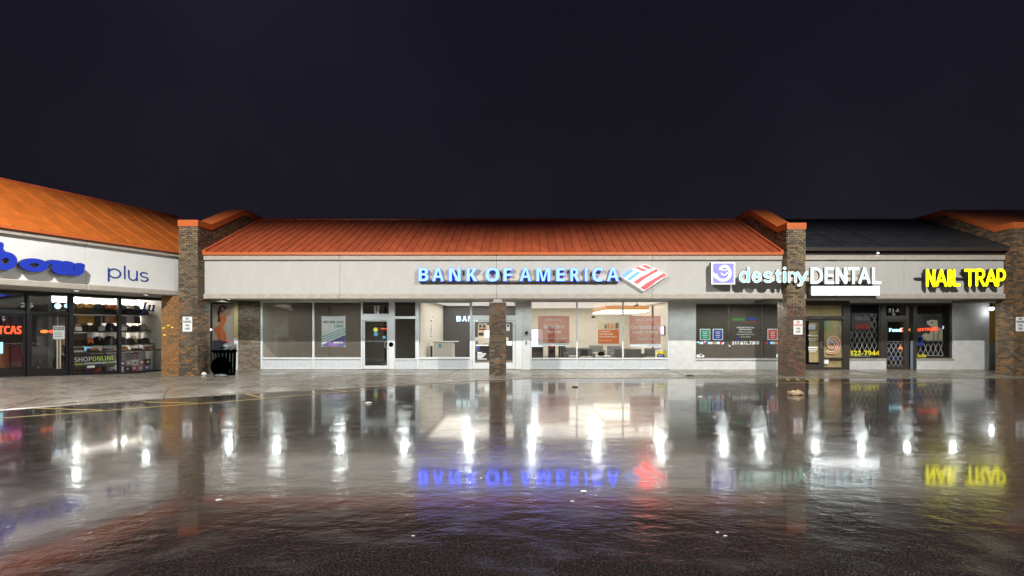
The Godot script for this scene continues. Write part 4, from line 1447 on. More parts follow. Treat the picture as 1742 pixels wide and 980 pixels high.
# ------------------------------------------------------------------ inside the bank
func bank_inside() -> void:
	var d := 23.2
	# ceiling lights
	var n := 0
	var where := ["above the slate wall", "near the left bank window", "behind the bank doors", "left of the pendant frame", "deep in the bank lobby", "in the middle of the lobby ceiling", "near the right bank wall", "at the back right of the lobby"]
	for p in [[-3.4, -5.2], [-2.9, -7.4], [-1.0, -5.0], [0.9, -4.4], [0.8, -9.5], [2.4, -6.0], [5.9, -5.2], [5.6, -10.5]]:
		var at := Vector3(p[0], 3.165, p[1])
		var t := thing("ceiling_light", "round recessed ceiling light in the bank, " + where[n], "ceiling light", at, "ceiling lights in the bank")
		put(t, "ring", lathe([Vector2(0.11, -0.012), Vector2(0.15, -0.01), Vector2(0.15, 0.004)], 18), M.white_frame, at)
		put(t, "lens", lathe([Vector2(0.0, -0.008), Vector2(0.11, -0.008), Vector2(0.11, 0.004)], 18), M.warm_disc, at)
		n += 1
	for p in [[-4.5, -0.6, -3.1, -8.9, 15.0, "over the reception counter"], [0.0, 6.6, -3.1, -12.6, 38.0, "over the lobby seats"]]:
		var at := Vector3((p[0] + p[1]) / 2, 3.14, (p[2] + p[3]) / 2)
		var t := thing("ceiling_panel_light", "wide pale luminous ceiling in the bank, " + p[5], "ceiling light", at, "luminous ceilings in the bank")
		for i in 2:
			for j in 4:
				var xa := lerpf(p[0], p[1], i / 2.0)
				var za := lerpf(p[2], p[3], j / 4.0)
				bx(t, "panel_lens", M.panel_lens, xa + 0.02, xa + (p[1] - p[0]) / 2 - 0.02, 3.135, 3.15, za - 0.02, za + (p[3] - p[2]) / 4 + 0.02)
		var l := AreaLight3D.new()
		l.name = "lamp"
		l.light_color = Color(1.0, 0.965, 0.9)
		l.light_energy = p[4]
		l.area_size = Vector2(p[1] - p[0], p[2] - p[3])
		l.area_range = 20
		l.area_attenuation = 2
		l.shadow_enabled = true
		l.rotation_degrees = Vector3(-90, 0, 0)
		l.position = Vector3(0, -0.03, 0)
		t.add_child(l)
	# hanging wooden frame with a white light line
	var pf := thing("pendant_light", "rectangular wooden pendant lamp with glowing lower edge inside the bank", "pendant lamp", Vector3(4.6, 2.9, -7.8))
	var fx0 := 4.02
	var fx1 := 6.2
	for s in [["wood_frame", fx0, fx1, -5.62, -5.5], ["wood_frame", fx0, fx1, -10.6, -10.48], ["wood_frame", fx0, fx0 + 0.12, -10.48, -5.62], ["wood_frame", fx1 - 0.12, fx1, -10.48, -5.62]]:
		bx(pf, s[0], M.wood_orange, s[1], s[2], 2.8, 3.02, s[3], s[4])
		bx(pf, "light_line", M.warm_tube, s[1], s[2], 2.72, 2.798, s[3], s[4])
	for c in [[fx0 + 0.06, -5.56], [fx1 - 0.06, -5.56], [fx0 + 0.06, -10.54], [fx1 - 0.06, -10.54]]:
		rod(pf, "cable", M.white_frame, Vector3(c[0], 3.02, c[1]), Vector3(c[0], 3.17, c[1]), 0.012)
	var pl := AreaLight3D.new()
	pl.name = "lamp"
	pl.light_color = Color(1.0, 0.96, 0.88)
	pl.light_energy = 3.0
	pl.area_size = Vector2(2.1, 4.9)
	pl.area_range = 20
	pl.area_attenuation = 2
	pl.shadow_enabled = true
	pl.rotation_degrees = Vector3(-90, 0, 0)
	pl.position = Vector3(5.11, 2.7, -8.05) - bases[pf]
	pf.add_child(pl)
	var sp := thing("pendant_light", "small white ceiling projector hanging on a rod inside the pendant frame", "pendant lamp", Vector3(4.1, 2.7, -11))
	rod(sp, "rod", M.white_frame, Vector3(4.1, 2.6, -11), Vector3(4.1, 3.17, -11), 0.03)
	put(sp, "shade", lathe([Vector2(0.02, 0.12), Vector2(0.16, 0.0), Vector2(0.14, 0.0), Vector2(0.0, 0.05)], 16), M.white_frame, Vector3(4.1, 2.5, -11))
	var cm := thing("security_camera", "dark security camera under the bank ceiling by the right window", "camera", Vector3(5.35, 3.05, -4.4))
	rod(cm, "bracket", M.charcoal, Vector3(5.35, 3.0, -4.4), Vector3(5.35, 3.17, -4.4), 0.03)
	put(cm, "body", box_mesh(Vector3(0.2, 0.07, 0.1)), M.charcoal, Vector3(5.32, 2.98, -4.4), Basis(Vector3.BACK, 0.25))
	# wall sign, counter, brochure poster, machines on the left side
	var bs := thing("wall_sign", "glowing white letters on the slate wall inside the bank", "sign", Vector3(-3.0, 2.35, -9.08))
	var k := 0
	for c in "BANK":
		txt(bs, "letter", c, M.cyan_neon, -3.98 + k * 0.33, -3.72 + k * 0.33, 2.26, 2.56, -9.05, 0.04)
		k += 1
	bx(bs, "raceway", M.charcoal, -3.98, -2.7, 2.38, 2.44, -9.1, -9.07)
	var bp := thing("poster", "tall white leaflet poster with blue marks on the cream wall inside the bank", "poster", Vector3(-4.73, 1.9, -5.3))
	bx(bp, "sheet", M.white_print, -4.749, -4.735, 1.35, 2.6, -5.7, -4.9)
	for s in [[1.75, 2.1, -5.4, -5.3, "navy_print"], [1.55, 1.85, -5.25, -5.15, "navy_print"], [2.2, 2.28, -5.55, -5.05, "red_print"], [1.45, 1.5, -5.6, -5.1, "grey_print"], [2.4, 2.5, -5.6, -5.5, "navy_print"]]:
		bx(bp, "print", M[s[4]], -4.734, -4.731, s[0], s[1], s[2], s[3])
	var ct := thing("counter", "white reception counter behind the left bank window", "counter", Vector3(-4.0, 0.05, -4.6))
	rbx(ct, "counter_body", M.counter_white, -4.45, -3.52, 0.05, 1.2, -5.0, -4.3, 0.02)
	rbx(ct, "counter_top", M.white_frame, -4.5, -3.32, 1.2, 1.25, -5.05, -4.25, 0.01)
	bx(ct, "side_post", M.charcoal, -4.62, -4.53, 0.05, 1.02, -4.5, -4.4)
	bx(ct, "notice", M.teal_print, -4.2, -4.08, 0.95, 1.12, -4.3, -4.292)
	var ds := thing("office_chair", "dark office chair tilted beside the white reception counter", "chair", Vector3(-2.75, 0.05, -6.4))
	rbx(ds, "seat", M.charcoal, -3.05, -2.55, 0.45, 0.53, -6.6, -6.1, 0.03)
	put(ds, "backrest", box_mesh(Vector3(0.45, 0.6, 0.06)), M.chair_grey, Vector3(-2.75, 0.9, -6.65), Basis(Vector3.RIGHT, -0.2))
	rod(ds, "stem", M.steel, Vector3(-2.8, 0.1, -6.35), Vector3(-2.8, 0.45, -6.35), 0.05)
	for a in 5:
		rod(ds, "foot", M.charcoal, Vector3(-2.8, 0.09, -6.35), Vector3(-2.8 + 0.3 * cos(a * TAU / 5), 0.09, -6.35 + 0.3 * sin(a * TAU / 5)), 0.04)
	var tm := thing("cash_machine", "pale cash machine with a lit screen behind the bank doors", "cash machine", Vector3(-2.0, 0.05, -8.2))
	rbx(tm, "surround", M.cream_print, -2.75, -1.35, 0.85, 2.05, -9.08, -8.9, 0.02)
	rbx(tm, "machine_body", M.counter_white, -3.0, -1.0, 0.95, 1.35, -8.9, -8.6, 0.02)
	bx(tm, "screen", M.screen_light, -2.35, -1.75, 1.3, 1.75, -8.895, -8.88)
	bx(tm, "panel", M.charcoal, -2.7, -2.42, 1.45, 1.62, -8.895, -8.88)
	bx(tm, "shelf", M.white_frame, -2.3, -0.6, 1.0, 1.06, -8.6, -8.3)
	var nt := thing("door_notice", "framed cream notice on the glass of the left bank door", "notice", Vector3(sx(820, d), 1.9, -2.66))
	bx(nt, "sheet", M.cream_print, sx(813.5, d), sx(828, d), sy(562, d), sy(550, d), -2.648, -2.642)
	for s in [[815, 818.5], [822, 825.5]]:
		bx(nt, "print", M.charcoal, sx(s[0], d), sx(s[1], d), sy(557, d), sy(553, d), -2.641, -2.639)
	bx(nt, "print", M.red_print, sx(814, d), sx(827.5, d), sy(561.5, d), sy(559.5, d), -2.641, -2.639)
	var nt2 := thing("door_notice", "white opening hours lettering low on the glass of the left bank door", "notice", Vector3(sx(820, d), 0.8, -2.65))
	for r in 6:
		bx(nt2, "print", M.white_print, sx(812, d), sx(820 + (r * 7) % 9, d), sy(600.5 + r * 2.2, d), sy(599.2 + r * 2.2, d), -2.625, -2.622)
	bx(nt2, "print", M.royal_print, sx(812, d), sx(816, d), sy(596, d), sy(590, d), -2.625, -2.622)
	bx(nt2, "print", M.white_print, sx(809, d), sx(831, d), sy(588.5, d), sy(586.5, d), -2.625, -2.622)
	var nt3 := thing("door_notice", "white printed sheet on the glass of the right bank door beside the column", "notice", Vector3(sx(865, d), 1.8, -2.65))
	bx(nt3, "sheet", M.white_print, sx(861.5, d), sx(867, d), sy(563, d), sy(551, d), -2.625, -2.622)
	bx(nt3, "print", M.charcoal, sx(862.5, d), sx(866, d), sy(556, d), sy(552, d), -2.621, -2.619)
	bx(nt3, "sheet", M.white_print, sx(862, d), sx(871, d), sy(588, d), sy(580, d), -2.625, -2.622)
	# window banners
	banner("translucent red window banner with white words behind the left pane of the bank", 915.5, 968.5, 537.5, 588.5, [["NOW OPEN", 928, 956, 542.6, 545.6], ["We're here", 924.5, 959.5, 551.5, 559], ["for you", 931, 955, 561, 569.5], ["to discuss your needs", 923, 964, 574, 577.5]], "one")
	banner("translucent red window banner with white words at the right end of the bank", 1071.5, 1124, 537.5, 590, [["NOW OPEN", 1083, 1111, 542.6, 545.6], ["Our teams are", 1073.5, 1121, 552.5, 560], ["ready to help", 1076, 1119, 561, 569.5], ["Come talk to us", 1083, 1113, 574, 578.5]], "two")
	# digital screen and stands
	var sc := thing("digital_screen", "upright pale blue digital screen on a dark stand at the left bank pane", "screen", Vector3(sx(914, 23.9), 0.05, -3.35))
	rbx(sc, "stand", M.dark_wood, sx(904.5, 23.9), sx(924, 23.9), 0.05, sy(590.5, 23.9), -3.5, -3.3, 0.01)
	rbx(sc, "case", M.charcoal, sx(904, 23.9), sx(923.8, 23.9), sy(590.5, 23.9), sy(559.5, 23.9), -3.42, -3.31, 0.01)
	bx(sc, "display", M.screen_light, sx(904.5, 23.9), sx(923.3, 23.9), sy(590, 23.9), sy(560, 23.9), -3.309, -3.3)
	bx(sc, "print", M.red_print, sx(914, 23.9), sx(920, 23.9), sy(579, 23.9), sy(577.5, 23.9), -3.299, -3.296)
	bx(sc, "print", M.grey_print, sx(907, 23.9), sx(912, 23.9), sy(579, 23.9), sy(578, 23.9), -3.299, -3.296)
	var cb := thing("cabinet", "dark narrow cabinet with a red lamp under the left red banner", "cabinet", Vector3(sx(939, 25), 0.05, -4.6))
	rbx(cb, "cabinet_body", M.dark_wood, sx(933, 25), sx(945, 25), 0.05, 2.0, -4.9, -4.5, 0.01)
	bx(cb, "red_sign", M.red_print, sx(934, 25), sx(944, 25), 1.35, 1.75, -4.499, -4.49)
	put(cb, "button", lathe([Vector2(0.0, 0.02), Vector2(0.06, 0.015), Vector2(0.06, 0.0)], 12), M.white_print, Vector3(sx(939, 25), 0.75, -4.495), Basis(Vector3.RIGHT, PI / 2))
	bx(cb, "lamp", M.red_neon, sx(938, 25), sx(941, 25), 0.98, 1.03, -4.499, -4.48)
	var cb2 := thing("cabinet", "grey louvred cabinet beside the dark narrow cabinet in the bank", "cabinet", Vector3(sx(956, 26), 0.05, -5.5))
	for q in 5:
		rbx(cb2, "louvre", M.chair_grey if q % 2 else M.dark_wood, sx(950.5 + q * 2.4, 26), sx(952.6 + q * 2.4, 26), 0.05, 1.25, -5.7, -5.5, 0.01)
	# posters on the far wall
	var op := thing("poster", "orange and white poster with white words on the back wall of the bank", "poster", Vector3(sx(1035, 33.9), 1.2, -13.49))
	var w := 33.9
	bx(op, "sheet", M.orange_print, sx(1018.5, w), sx(1053.5, w), sy(584.5, w), sy(561, w), -13.497, -13.46)
	for s in [["Create your", 1020.5, 1039, 562.5, 566], ["Life Plan with", 1020.5, 1043, 566.7, 570], ["one-on-one advice", 1020.5, 1050, 571.3, 574], ["visit us today to get started", 1020.5, 1041, 578.7, 580.7]]:
		txt(op, "words", s[0], M.white_print, sx(s[1], w), sx(s[2], w), sy(s[4], w), sy(s[3], w), -13.455, 0.01)
	var ph := thing("picture", "pale picture of a seated group above the orange poster in the bank", "picture", Vector3(sx(1035, w), 1.9, -13.49))
	bx(ph, "sheet", M.cream_print, sx(1018.5, w), sx(1053.5, w), sy(559, w), sy(548.5, w), -13.497, -13.46)
	for s in [[1031, 554], [1036, 552], [1042, 553], [1048, 552.5], [1051, 551]]:
		bx(ph, "print", M.chair_grey if s[0] % 2 else M.skin_print, sx(s[0] - 2, w), sx(s[0] + 2, w), sy(558.8, w), sy(s[1] - 2, w), -13.459, -13.45)
	var wp := thing("wall_panel", "plain cream panel on the back wall between the bank windows", "panel", Vector3(sx(983, w), 1.5, -13.48))
	bx(wp, "sheet", M.cream_wall, sx(970, w), sx(997, w), sy(581, w), sy(560, w), -13.498, -13.46)
	var dp := thing("wall_panel", "dark upright post behind the right red banner in the bank", "panel", Vector3(sx(1111, 25.5), 0, -5))
	bx(dp, "post", M.dark_wood, sx(1109.5, 25.5), sx(1112, 25.5), 0.05, 3.0, -5.0, -4.9)
	var yp := thing("picture", "small yellow picture with blue hills in a white frame at the right bank pane", "picture", Vector3(sx(1125, 23.7), 0.7, -3.1))
	bx(yp, "frame", M.white_print, sx(1115, 23.7), sx(1135, 23.7), sy(611, 23.7), sy(594, 23.7), -3.12, -3.1)
	bx(yp, "sheet", M.yellow_print, sx(1116.5, 23.7), sx(1133.5, 23.7), sy(608, 23.7), sy(597, 23.7), -3.099, -3.095)
	put(yp, "print", extrude_strokes([line([0, 0, 0.05, 0.09, 0.1, 0.13, 0.16, 0.07, 0.26, 0.08, 0.33, 0.0]), line([0.03, 0, 0.3, 0])], 0.06, 0.004), M.royal_print, Vector3(sx(1118, 23.7), sy(606.5, 23.7), -3.092))
	var ls := thing("wall_screen", "small lilac lit screen on the right wall of the bank", "screen", Vector3(6.7, 1.7, -5.0))
	rbx(ls, "case", M.charcoal, 6.69, 6.745, 1.55, 2.0, -5.5, -4.5, 0.01)
	bx(ls, "display", M.lilac_screen, 6.68, 6.689, 1.58, 1.97, -5.46, -4.54)
	# lobby seats
	var first: Node3D
	var seats := [[sx(974, 26.0), -5.6, 0.3, "light armchair at the left end of the lobby seats"], [sx(996, 25.6), -4.9, 0.0, "grey armchair with a dark cushion left of the coffee table"], [sx(1016, 29.0), -8.6, 0.0, "pale armchair behind the coffee table in the bank"], [sx(1047, 28.6), -8.0, 0.0, "pale armchair right of the coffee table, farther back"], [sx(1056, 25.6), -5.0, PI, "grey armchair right of the coffee table behind the mullion"], [sx(1074, 25.2), -4.6, PI, "grey armchair with its back to the right red banner"], [sx(1108, 25.0), -4.4, -0.4, "grey armchair at the right end of the lobby seats"]]
	for s in seats:
		if first == null:
			first = armchair(Vector3(s[0], 0.05, s[1]), s[3])
			first.rotation.y = s[2]
		else:
			copy_of(first, s[3], Vector3(s[0], 0.05, s[1]), s[2])
	var cu := thing("cushion", "dark cushion leaning on the grey armchair left of the coffee table", "cushion", Vector3(sx(994, 25.4), 0.7, -4.75))
	rbx(cu, "cover", M.charcoal, cu.position.x - 0.18, cu.position.x + 0.18, 0.52, 0.86, -4.9, -4.8, 0.04)
	var tb := thing("coffee_table", "low white coffee table between the grey armchairs of the bank", "table", Vector3(sx(1026, 25.2), 0.05, -4.6))
	var tx := sx(1026, 25.2)
	rbx(tb, "table_top", M.white_frame, tx - 0.4, tx + 0.35, 0.5, 0.54, -4.95, -4.3, 0.01)
	for lx in [-0.35, 0.3]:
		for lz in [-4.9, -4.35]:
			rod(tb, "leg", M.white_frame, Vector3(tx + lx, 0.05, lz), Vector3(tx + lx, 0.5, lz), 0.03)
	var bw := thing("bowl", "white glass bowl on the low coffee table", "bowl", Vector3(tx - 0.1, 0.54, -4.6))
	put(bw, "bowl_body", lathe([Vector2(0.0, 0.01), Vector2(0.1, 0.0), Vector2(0.17, 0.07), Vector2(0.15, 0.15), Vector2(0.07, 0.19), Vector2(0.0, 0.19)], 18), M.white_frame, Vector3(tx - 0.1, 0.54, -4.6))


func banner(label: String, a: float, b: float, top: float, bottom: float, words: Array, _key: String) -> void:
	var d := 23.45
	var z := -2.85
	if not M.has("film_red"):
		var f := mat("film_red", Color(0.82, 0.5, 0.42, 0.5), 0.5)
		f.transparency = BaseMaterial3D.TRANSPARENCY_ALPHA
		var f2 := mat("film_white", Color(0.9, 0.92, 0.95, 0.8), 0.5)
		f2.transparency = BaseMaterial3D.TRANSPARENCY_ALPHA
	var t := thing("window_banner", label, "banner", Vector3(sx((a + b) / 2, d), sy(bottom, d), z), "red window banners in the bank")
	bx(t, "film", M.film_red, sx(a, d), sx(b, d), sy(bottom - 5, d), sy(top, d), z - 0.004, z)
	bx(t, "film_strip", M.film_white, sx(a, d), sx(b, d), sy(bottom, d), sy(bottom - 5, d) - 0.001, z - 0.004, z)
	for w in words:
		txt(t, "words", w[0], M.white_print, sx(w[1], d), sx(w[2], d), sy(w[4], d), sy(w[3], d), z + 0.006, 0.004)
	txt(t, "words", "visit the desk today", M.grey_print, sx(b - 24, d), sx(b - 2, d), sy(bottom - 1.5, d), sy(bottom - 3.3, d), z + 0.006, 0.004)


func armchair(at: Vector3, label: String) -> Node3D:
	var t := thing("armchair", label, "armchair", at, "armchairs in the bank lobby")
	rbx(t, "seat", M.chair_light, at.x - 0.32, at.x + 0.32, at.y + 0.25, at.y + 0.45, at.z - 0.3, at.z + 0.35, 0.04)
	rbx(t, "backrest", M.chair_grey, at.x - 0.4, at.x + 0.4, at.y + 0.2, at.y + 0.85, at.z - 0.42, at.z - 0.3, 0.05)
	for s in [-1, 1]:
		rbx(t, "armrest", M.chair_grey, at.x + s * 0.33, at.x + s * 0.43, at.y + 0.15, at.y + 0.62, at.z - 0.3, at.z + 0.36, 0.03)
		for f in [-0.3, 0.3]:
			rod(t, "leg", M.steel, Vector3(at.x + s * 0.34, at.y, at.z + f), Vector3(at.x + s * 0.34, at.y + 0.24, at.z + f), 0.03)
	return t


# ------------------------------------------------------------------ inside the left shop (frame of the wing)
func left_shop_inside() -> void:
	var z := -2.6
	# fluorescent tubes
	var names := ["nearest the glass", "in the second row", "at the back"]
	for k in 3:
		var zz := -4.2 - k * 2.2
		var at := Vector3(0.0, 3.12, zz)
		var t := thing("tube_light", "long white fluorescent tube over the cap shelves, " + names[k], "ceiling light", at, "fluorescent tubes in the cap shop", wing)
		rbx(t, "housing", M.white_frame, -1.9, 1.3, 3.11, 3.17, zz - 0.08, zz + 0.08, 0.01)
		bx(t, "tube", M.cool_tube, -1.88, 1.28, 3.07, 3.108, zz - 0.05, zz + 0.05)
		for x in [-1.2, 0.6]:
			omni(t, Vector3(x, 2.8, zz), Color(1, 0.98, 0.93), 3.6, 0.3)
	# cap shelves
	var cap0: Node3D
	var tones := {"black": lin(0.012, 0.012, 0.014), "tan": lin(0.35, 0.22, 0.07), "orange": lin(0.6, 0.12, 0.02), "grey": lin(0.25, 0.24, 0.23), "white": lin(0.6, 0.58, 0.55)}
	for c in tones:
		mat("cap_" + c, tones[c], 0.8)
	var rows := [[2.45, -3.6, ["black", "grey", "tan", "tan", "black", "orange", "orange", "black", "white", "black"]], [1.75, -3.7, ["white", "tan", "grey", "white", "tan", "black", "orange", "grey", "black", "white"]], [1.2, -3.5, ["black", "white", "orange", "black", "grey", "tan", "black", "white", "grey", "black"]]]
	var ordinal := ["first", "second", "third", "fourth", "fifth", "sixth", "seventh", "eighth", "ninth", "tenth"]
	var level := ["top", "middle", "bottom"]
	for r in 3:
		var y: float = rows[r][0]
		var zz: float = rows[r][1]
		var sh := thing("shelf", "%s wire shelf of caps behind the left shop window" % level[r], "shelf", Vector3(-0.3, y, zz), "", wing)
		rbx(sh, "board", M.grey_frame, -1.95, 1.35, y - 0.03, y, zz - 0.22, zz + 0.2, 0.008)
		bx(sh, "price_rail", M.white_print, -1.95, 1.35, y - 0.05, y - 0.005, zz + 0.203, zz + 0.21)
		for x in [-1.9, -0.35, 1.3]:
			rod(sh, "bracket", M.steel, Vector3(x, y - 0.6, zz - 0.2), Vector3(x, y - 0.03, zz - 0.2), 0.03)
		for k in 10:
			var tone: String = rows[r][2][k]
			var at := Vector3(-1.75 + k * 0.33 + rng.randf_range(-0.03, 0.03), y, zz + rng.randf_range(-0.04, 0.04))
			var label := "%s brimmed cap, %s from the left on the %s shelf" % [tone, ordinal[k], level[r]]
			if cap0 == null:
				cap0 = thing("cap", label, "cap", at, "caps on the shop shelves", wing)
				cap0.set_meta("stem", "cap")
				put(cap0, "crown", lathe([Vector2(0.0, 0.2), Vector2(0.07, 0.19), Vector2(0.115, 0.14), Vector2(0.13, 0.06), Vector2(0.13, 0.0)], 14), M["cap_" + tone], at)
				var brim := put(cap0, "brim", lathe([Vector2(0.0, 0.015), Vector2(0.16, 0.01), Vector2(0.16, 0.0), Vector2(0.0, 0.0)], 14), M["cap_" + tone], at + Vector3(0.0, 0.02, 0.1))
				brim.basis = Basis(Vector3.RIGHT, 0.15)
			else:
				var c := copy_of(cap0, label, at, rng.randf_range(-0.7, 0.7), wing, rng.randf_range(1.2, 1.5))
				for m in c.get_children():
					m.material_override = M["cap_" + tone]
	var peg := thing("display_back", "white pegged panel behind the right half of the cap shelves", "display panel", Vector3(0.4, 0.06, -4.9), "", wing)
	bx(peg, "panel", M.white_print, -0.5, 1.4, 0.06, 2.9, -4.95, -4.9)
	for k in 12:
		var at := Vector3(-0.35 + (k % 4) * 0.48 + rng.randf_range(-0.06, 0.06), 2.5 - int(k / 4.0) * 0.62 + rng.randf_range(-0.05, 0.05), -4.75)
		rod(peg, "peg", M.steel, at + Vector3(0, 0.1, -0.15), at + Vector3(0, 0.1, 0.05), 0.015)
		var c := copy_of(cap0, "%s cap on the white panel, %s of four in the %s row" % [["black", "grey", "black", "orange"][(k * 7) % 4], ordinal[k % 4], level[int(k / 4.0)]], at, rng.randf_range(-1.2, 1.2), wing, rng.randf_range(1.2, 1.5))
		for m in c.get_children():
			m.material_override = M["cap_" + ["black", "grey", "black", "orange"][(k * 7) % 4]]
	# bags and folded clothes among the caps, on a dark backing
	var back := thing("display_back", "dark display panel behind the left half of the cap shelves", "display panel", Vector3(-1.4, 0.06, -4.2), "", wing)
	bx(back, "panel", M.dark_wall, -2.15, -0.62, 0.06, 2.35, -4.25, -4.2)
	for y in [0.7, 1.4, 2.0]:
		bx(back, "batten", M.grey_frame, -2.15, -0.62, y, y + 0.04, -4.199, -4.18)
	var bag_tones := ["tan", "white", "orange", "grey", "black", "white", "tan", "grey"]
	var bag0: Node3D
	for k in 8:
		var at := Vector3(-1.85 + k * 0.42, 1.78 if k % 2 else 1.24, -3.42)
		var label := "%s handbag, %s from the left among the caps" % [bag_tones[k], ordinal[k]]
		if bag0 == null:
			bag0 = thing("handbag", label, "handbag", at, "handbags on the cap shelves", wing)
			bag0.set_meta("stem", "handbag")
			rbx(bag0, "body", M.cap_tan, at.x - 0.14, at.x + 0.14, at.y, at.y + 0.2, at.z - 0.05, at.z + 0.05, 0.03)
			put(bag0, "handle", extrude_strokes([arc(0, 0, 0.08, 0.1, 0, 180, 12)], 0.02, 0.02), M.cap_tan, Vector3(at.x, at.y + 0.19, at.z))
		else:
			var c := copy_of(bag0, label, at, rng.randf_range(-0.4, 0.4), wing, rng.randf_range(0.8, 1.15))
			for m in c.get_children():
				m.material_override = M["cap_" + bag_tones[k]]
	for k in 6:
		var at := Vector3(-1.7 + k * 0.56, 0.98, -3.05)
		var f := thing("folded_clothes", "low pile of folded clothes, %s from the left on the window ledge" % ordinal[k], "clothes", at, "folded clothes on the window ledge", wing)
		for q in 2 + k % 2:
			rbx(f, "garment", M["cap_" + ["white", "black", "grey", "tan", "black", "orange"][(k + q * 2) % 6]], at.x - 0.17, at.x + 0.17 - 0.02 * q, at.y + q * 0.045, at.y + 0.043 + q * 0.045, at.z - 0.12, at.z + 0.12, 0.015)
	var ledge := thing("shelf", "narrow dark ledge with folded clothes right behind the glass", "shelf", Vector3(-0.3, 0.96, -3.05), "", wing)
	bx(ledge, "board", M.dark_wood, -2.05, 1.38, 0.94, 0.975, -3.2, -2.9)
	for x in [-1.9, 1.25]:
		rod(ledge, "leg", M.steel, Vector3(x, 0.06, -3.05), Vector3(x, 0.94, -3.05), 0.03)
	for c in [["box_pink", 0.55, 0.3, 0.34], ["box_purple", 0.2, 0.1, 0.3], ["box_red", 0.45, 0.04, 0.05], ["box_white", 0.7, 0.68, 0.66], ["box_black", 0.02, 0.02, 0.02]]:
		mat(c[0], lin(c[1], c[2], c[3]), 0.7)
	var box_names := ["box_white", "box_pink", "box_black", "box_red", "box_pink", "box_purple", "box_white", "box_black", "box_pink", "box_white", "box_red", "box_black"]
	for k in 12:
		var col := k % 6
		var up: int = k / 6
		var at := Vector3(-0.3 + col * 0.27 + 0.05 * up, 0.07 + up * 0.24, -3.25)
		var bxs := thing("shop_box", "%s shop box, %s from the left in the %s row on the shop floor" % [box_names[k].substr(4), ordinal[col], "upper" if up else "lower"], "box", at, "boxes on the floor of the cap shop", wing)
		rbx(bxs, "carton", M[box_names[k]], at.x - 0.12, at.x + 0.12, at.y, at.y + 0.235, at.z - 0.1, at.z + 0.1, 0.008)
		bx(bxs, "label", M.white_print if not box_names[k] in ["box_white"] else M.black_print, at.x - 0.06, at.x + 0.05, at.y + 0.08, at.y + 0.16, at.z + 0.1, at.z + 0.104)
	# back stock: pale wall bay with hanging clothes
	var cloth := {"red": lin(0.3, 0.03, 0.03), "wine": lin(0.12, 0.015, 0.03), "purple": lin(0.12, 0.05, 0.16), "charcoal": lin(0.03, 0.03, 0.035), "orange": lin(0.5, 0.1, 0.02), "rose": lin(0.4, 0.22, 0.26), "brown": lin(0.1, 0.05, 0.03), "blue": lin(0.05, 0.08, 0.2), "amber": lin(0.45, 0.25, 0.03)}
	for c in cloth:
		mat("cloth_" + c, cloth[c], 0.9)
	var coat0: Node3D
	var rails := [["upper rail behind the shop doors", -6.4, -2.4, -4.6, 2.55, ["charcoal", "wine", "charcoal", "brown", "wine", "charcoal", "red", "charcoal", "wine", "brown", "charcoal", "wine", "purple", "charcoal"]], ["lower rail behind the shop doors", -6.4, -2.4, -4.0, 1.35, ["red", "wine", "rose", "red", "purple", "red", "wine", "red", "blue", "red", "orange", "wine", "red", "charcoal"]], ["rail under the cap shelves", -2.0, 1.3, -3.6, 0.92, ["charcoal", "wine", "charcoal", "purple", "orange", "charcoal", "rose", "rose", "purple", "red", "white"]], ["high rail behind the caps", -2.0, 1.3, -4.0, 2.95, ["charcoal", "brown", "charcoal", "amber", "amber", "charcoal", "orange", "orange", "charcoal", "white", "charcoal"]]]
	mat("cloth_white", lin(0.55, 0.5, 0.5), 0.9)
	for rl in rails:
		var t := thing("clothes_rail", "steel clothes " + rl[0], "clothes rail", Vector3(rl[1], 0.06, rl[3]), "", wing)
		rod(t, "bar", M.steel, Vector3(rl[1], rl[4], rl[3]), Vector3(rl[2], rl[4], rl[3]), 0.03)
		for x in [rl[1], rl[2]]:
			rod(t, "upright", M.steel, Vector3(x, 0.06, rl[3]), Vector3(x, rl[4], rl[3]), 0.03)
		var n: int = rl[5].size()
		for k in n:
			var at := Vector3(lerpf(rl[1] + 0.15, rl[2] - 0.15, float(k) / (n - 1)), rl[4], rl[3])
			var label := "%s garment, %s from the left on the %s" % [rl[5][k], ordinal[k] if k < 10 else ["eleventh", "twelfth", "thirteenth", "fourteenth"][k - 10], rl[0]]
			pass
			if coat0 == null:
				coat0 = thing("garment", label, "garment", at, "garments on the shop rails", wing)
				coat0.set_meta("stem", "garment")
				put(coat0, "hanger", extrude_strokes([line([-0.18, -0.1, 0, -0.03, 0.18, -0.1]), line([0, -0.03, 0, 0.03])], 0.015, 0.01), M.steel, at)
				put(coat0, "cloth", garment(), M.cloth_red, at)
			else:
				copy_of(coat0, label, at, rng.randf_range(-0.5, 0.5), wing)
			var last: Node3D = get_child(get_child_count() - 1)
			last.get_node("cloth").material_override = M["cloth_" + rl[5][k]]
	# signs at the glass
	var so := thing("window_sign", "black window sign with white and lime shopping words under the cap shelves", "sign", Vector3(-1.3, 0.25, z - 0.06), "", wing)
	bx(so, "sheet", M.black_print, -2.05, -0.6, 0.36, 0.88, z - 0.075, z - 0.062)
	txt(so, "words", "SHOP", M.white_print, -2.02, -1.43, 0.63, 0.8, z - 0.058, 0.004, false)
	txt(so, "words", "ONLINE", M.lime_print, -1.41, -0.63, 0.63, 0.8, z - 0.058)
	txt(so, "words", "www.", M.lime_print, -2.02, -1.72, 0.5, 0.575, z - 0.058)
	txt(so, "words", "rainbowshops", M.white_print, -1.71, -0.9, 0.485, 0.6, z - 0.058)
	txt(so, "words", ".com", M.lime_print, -0.89, -0.63, 0.5, 0.58, z - 0.058)
	bx(so, "label", M.white_print, -1.6, -1.33, 0.37, 0.46, z - 0.061, z - 0.055)
	var nn := thing("street_number", "pale street number 25 above the left shop doors", "sign", Vector3(-3.4, 2.7, z - 0.04), "", wing)
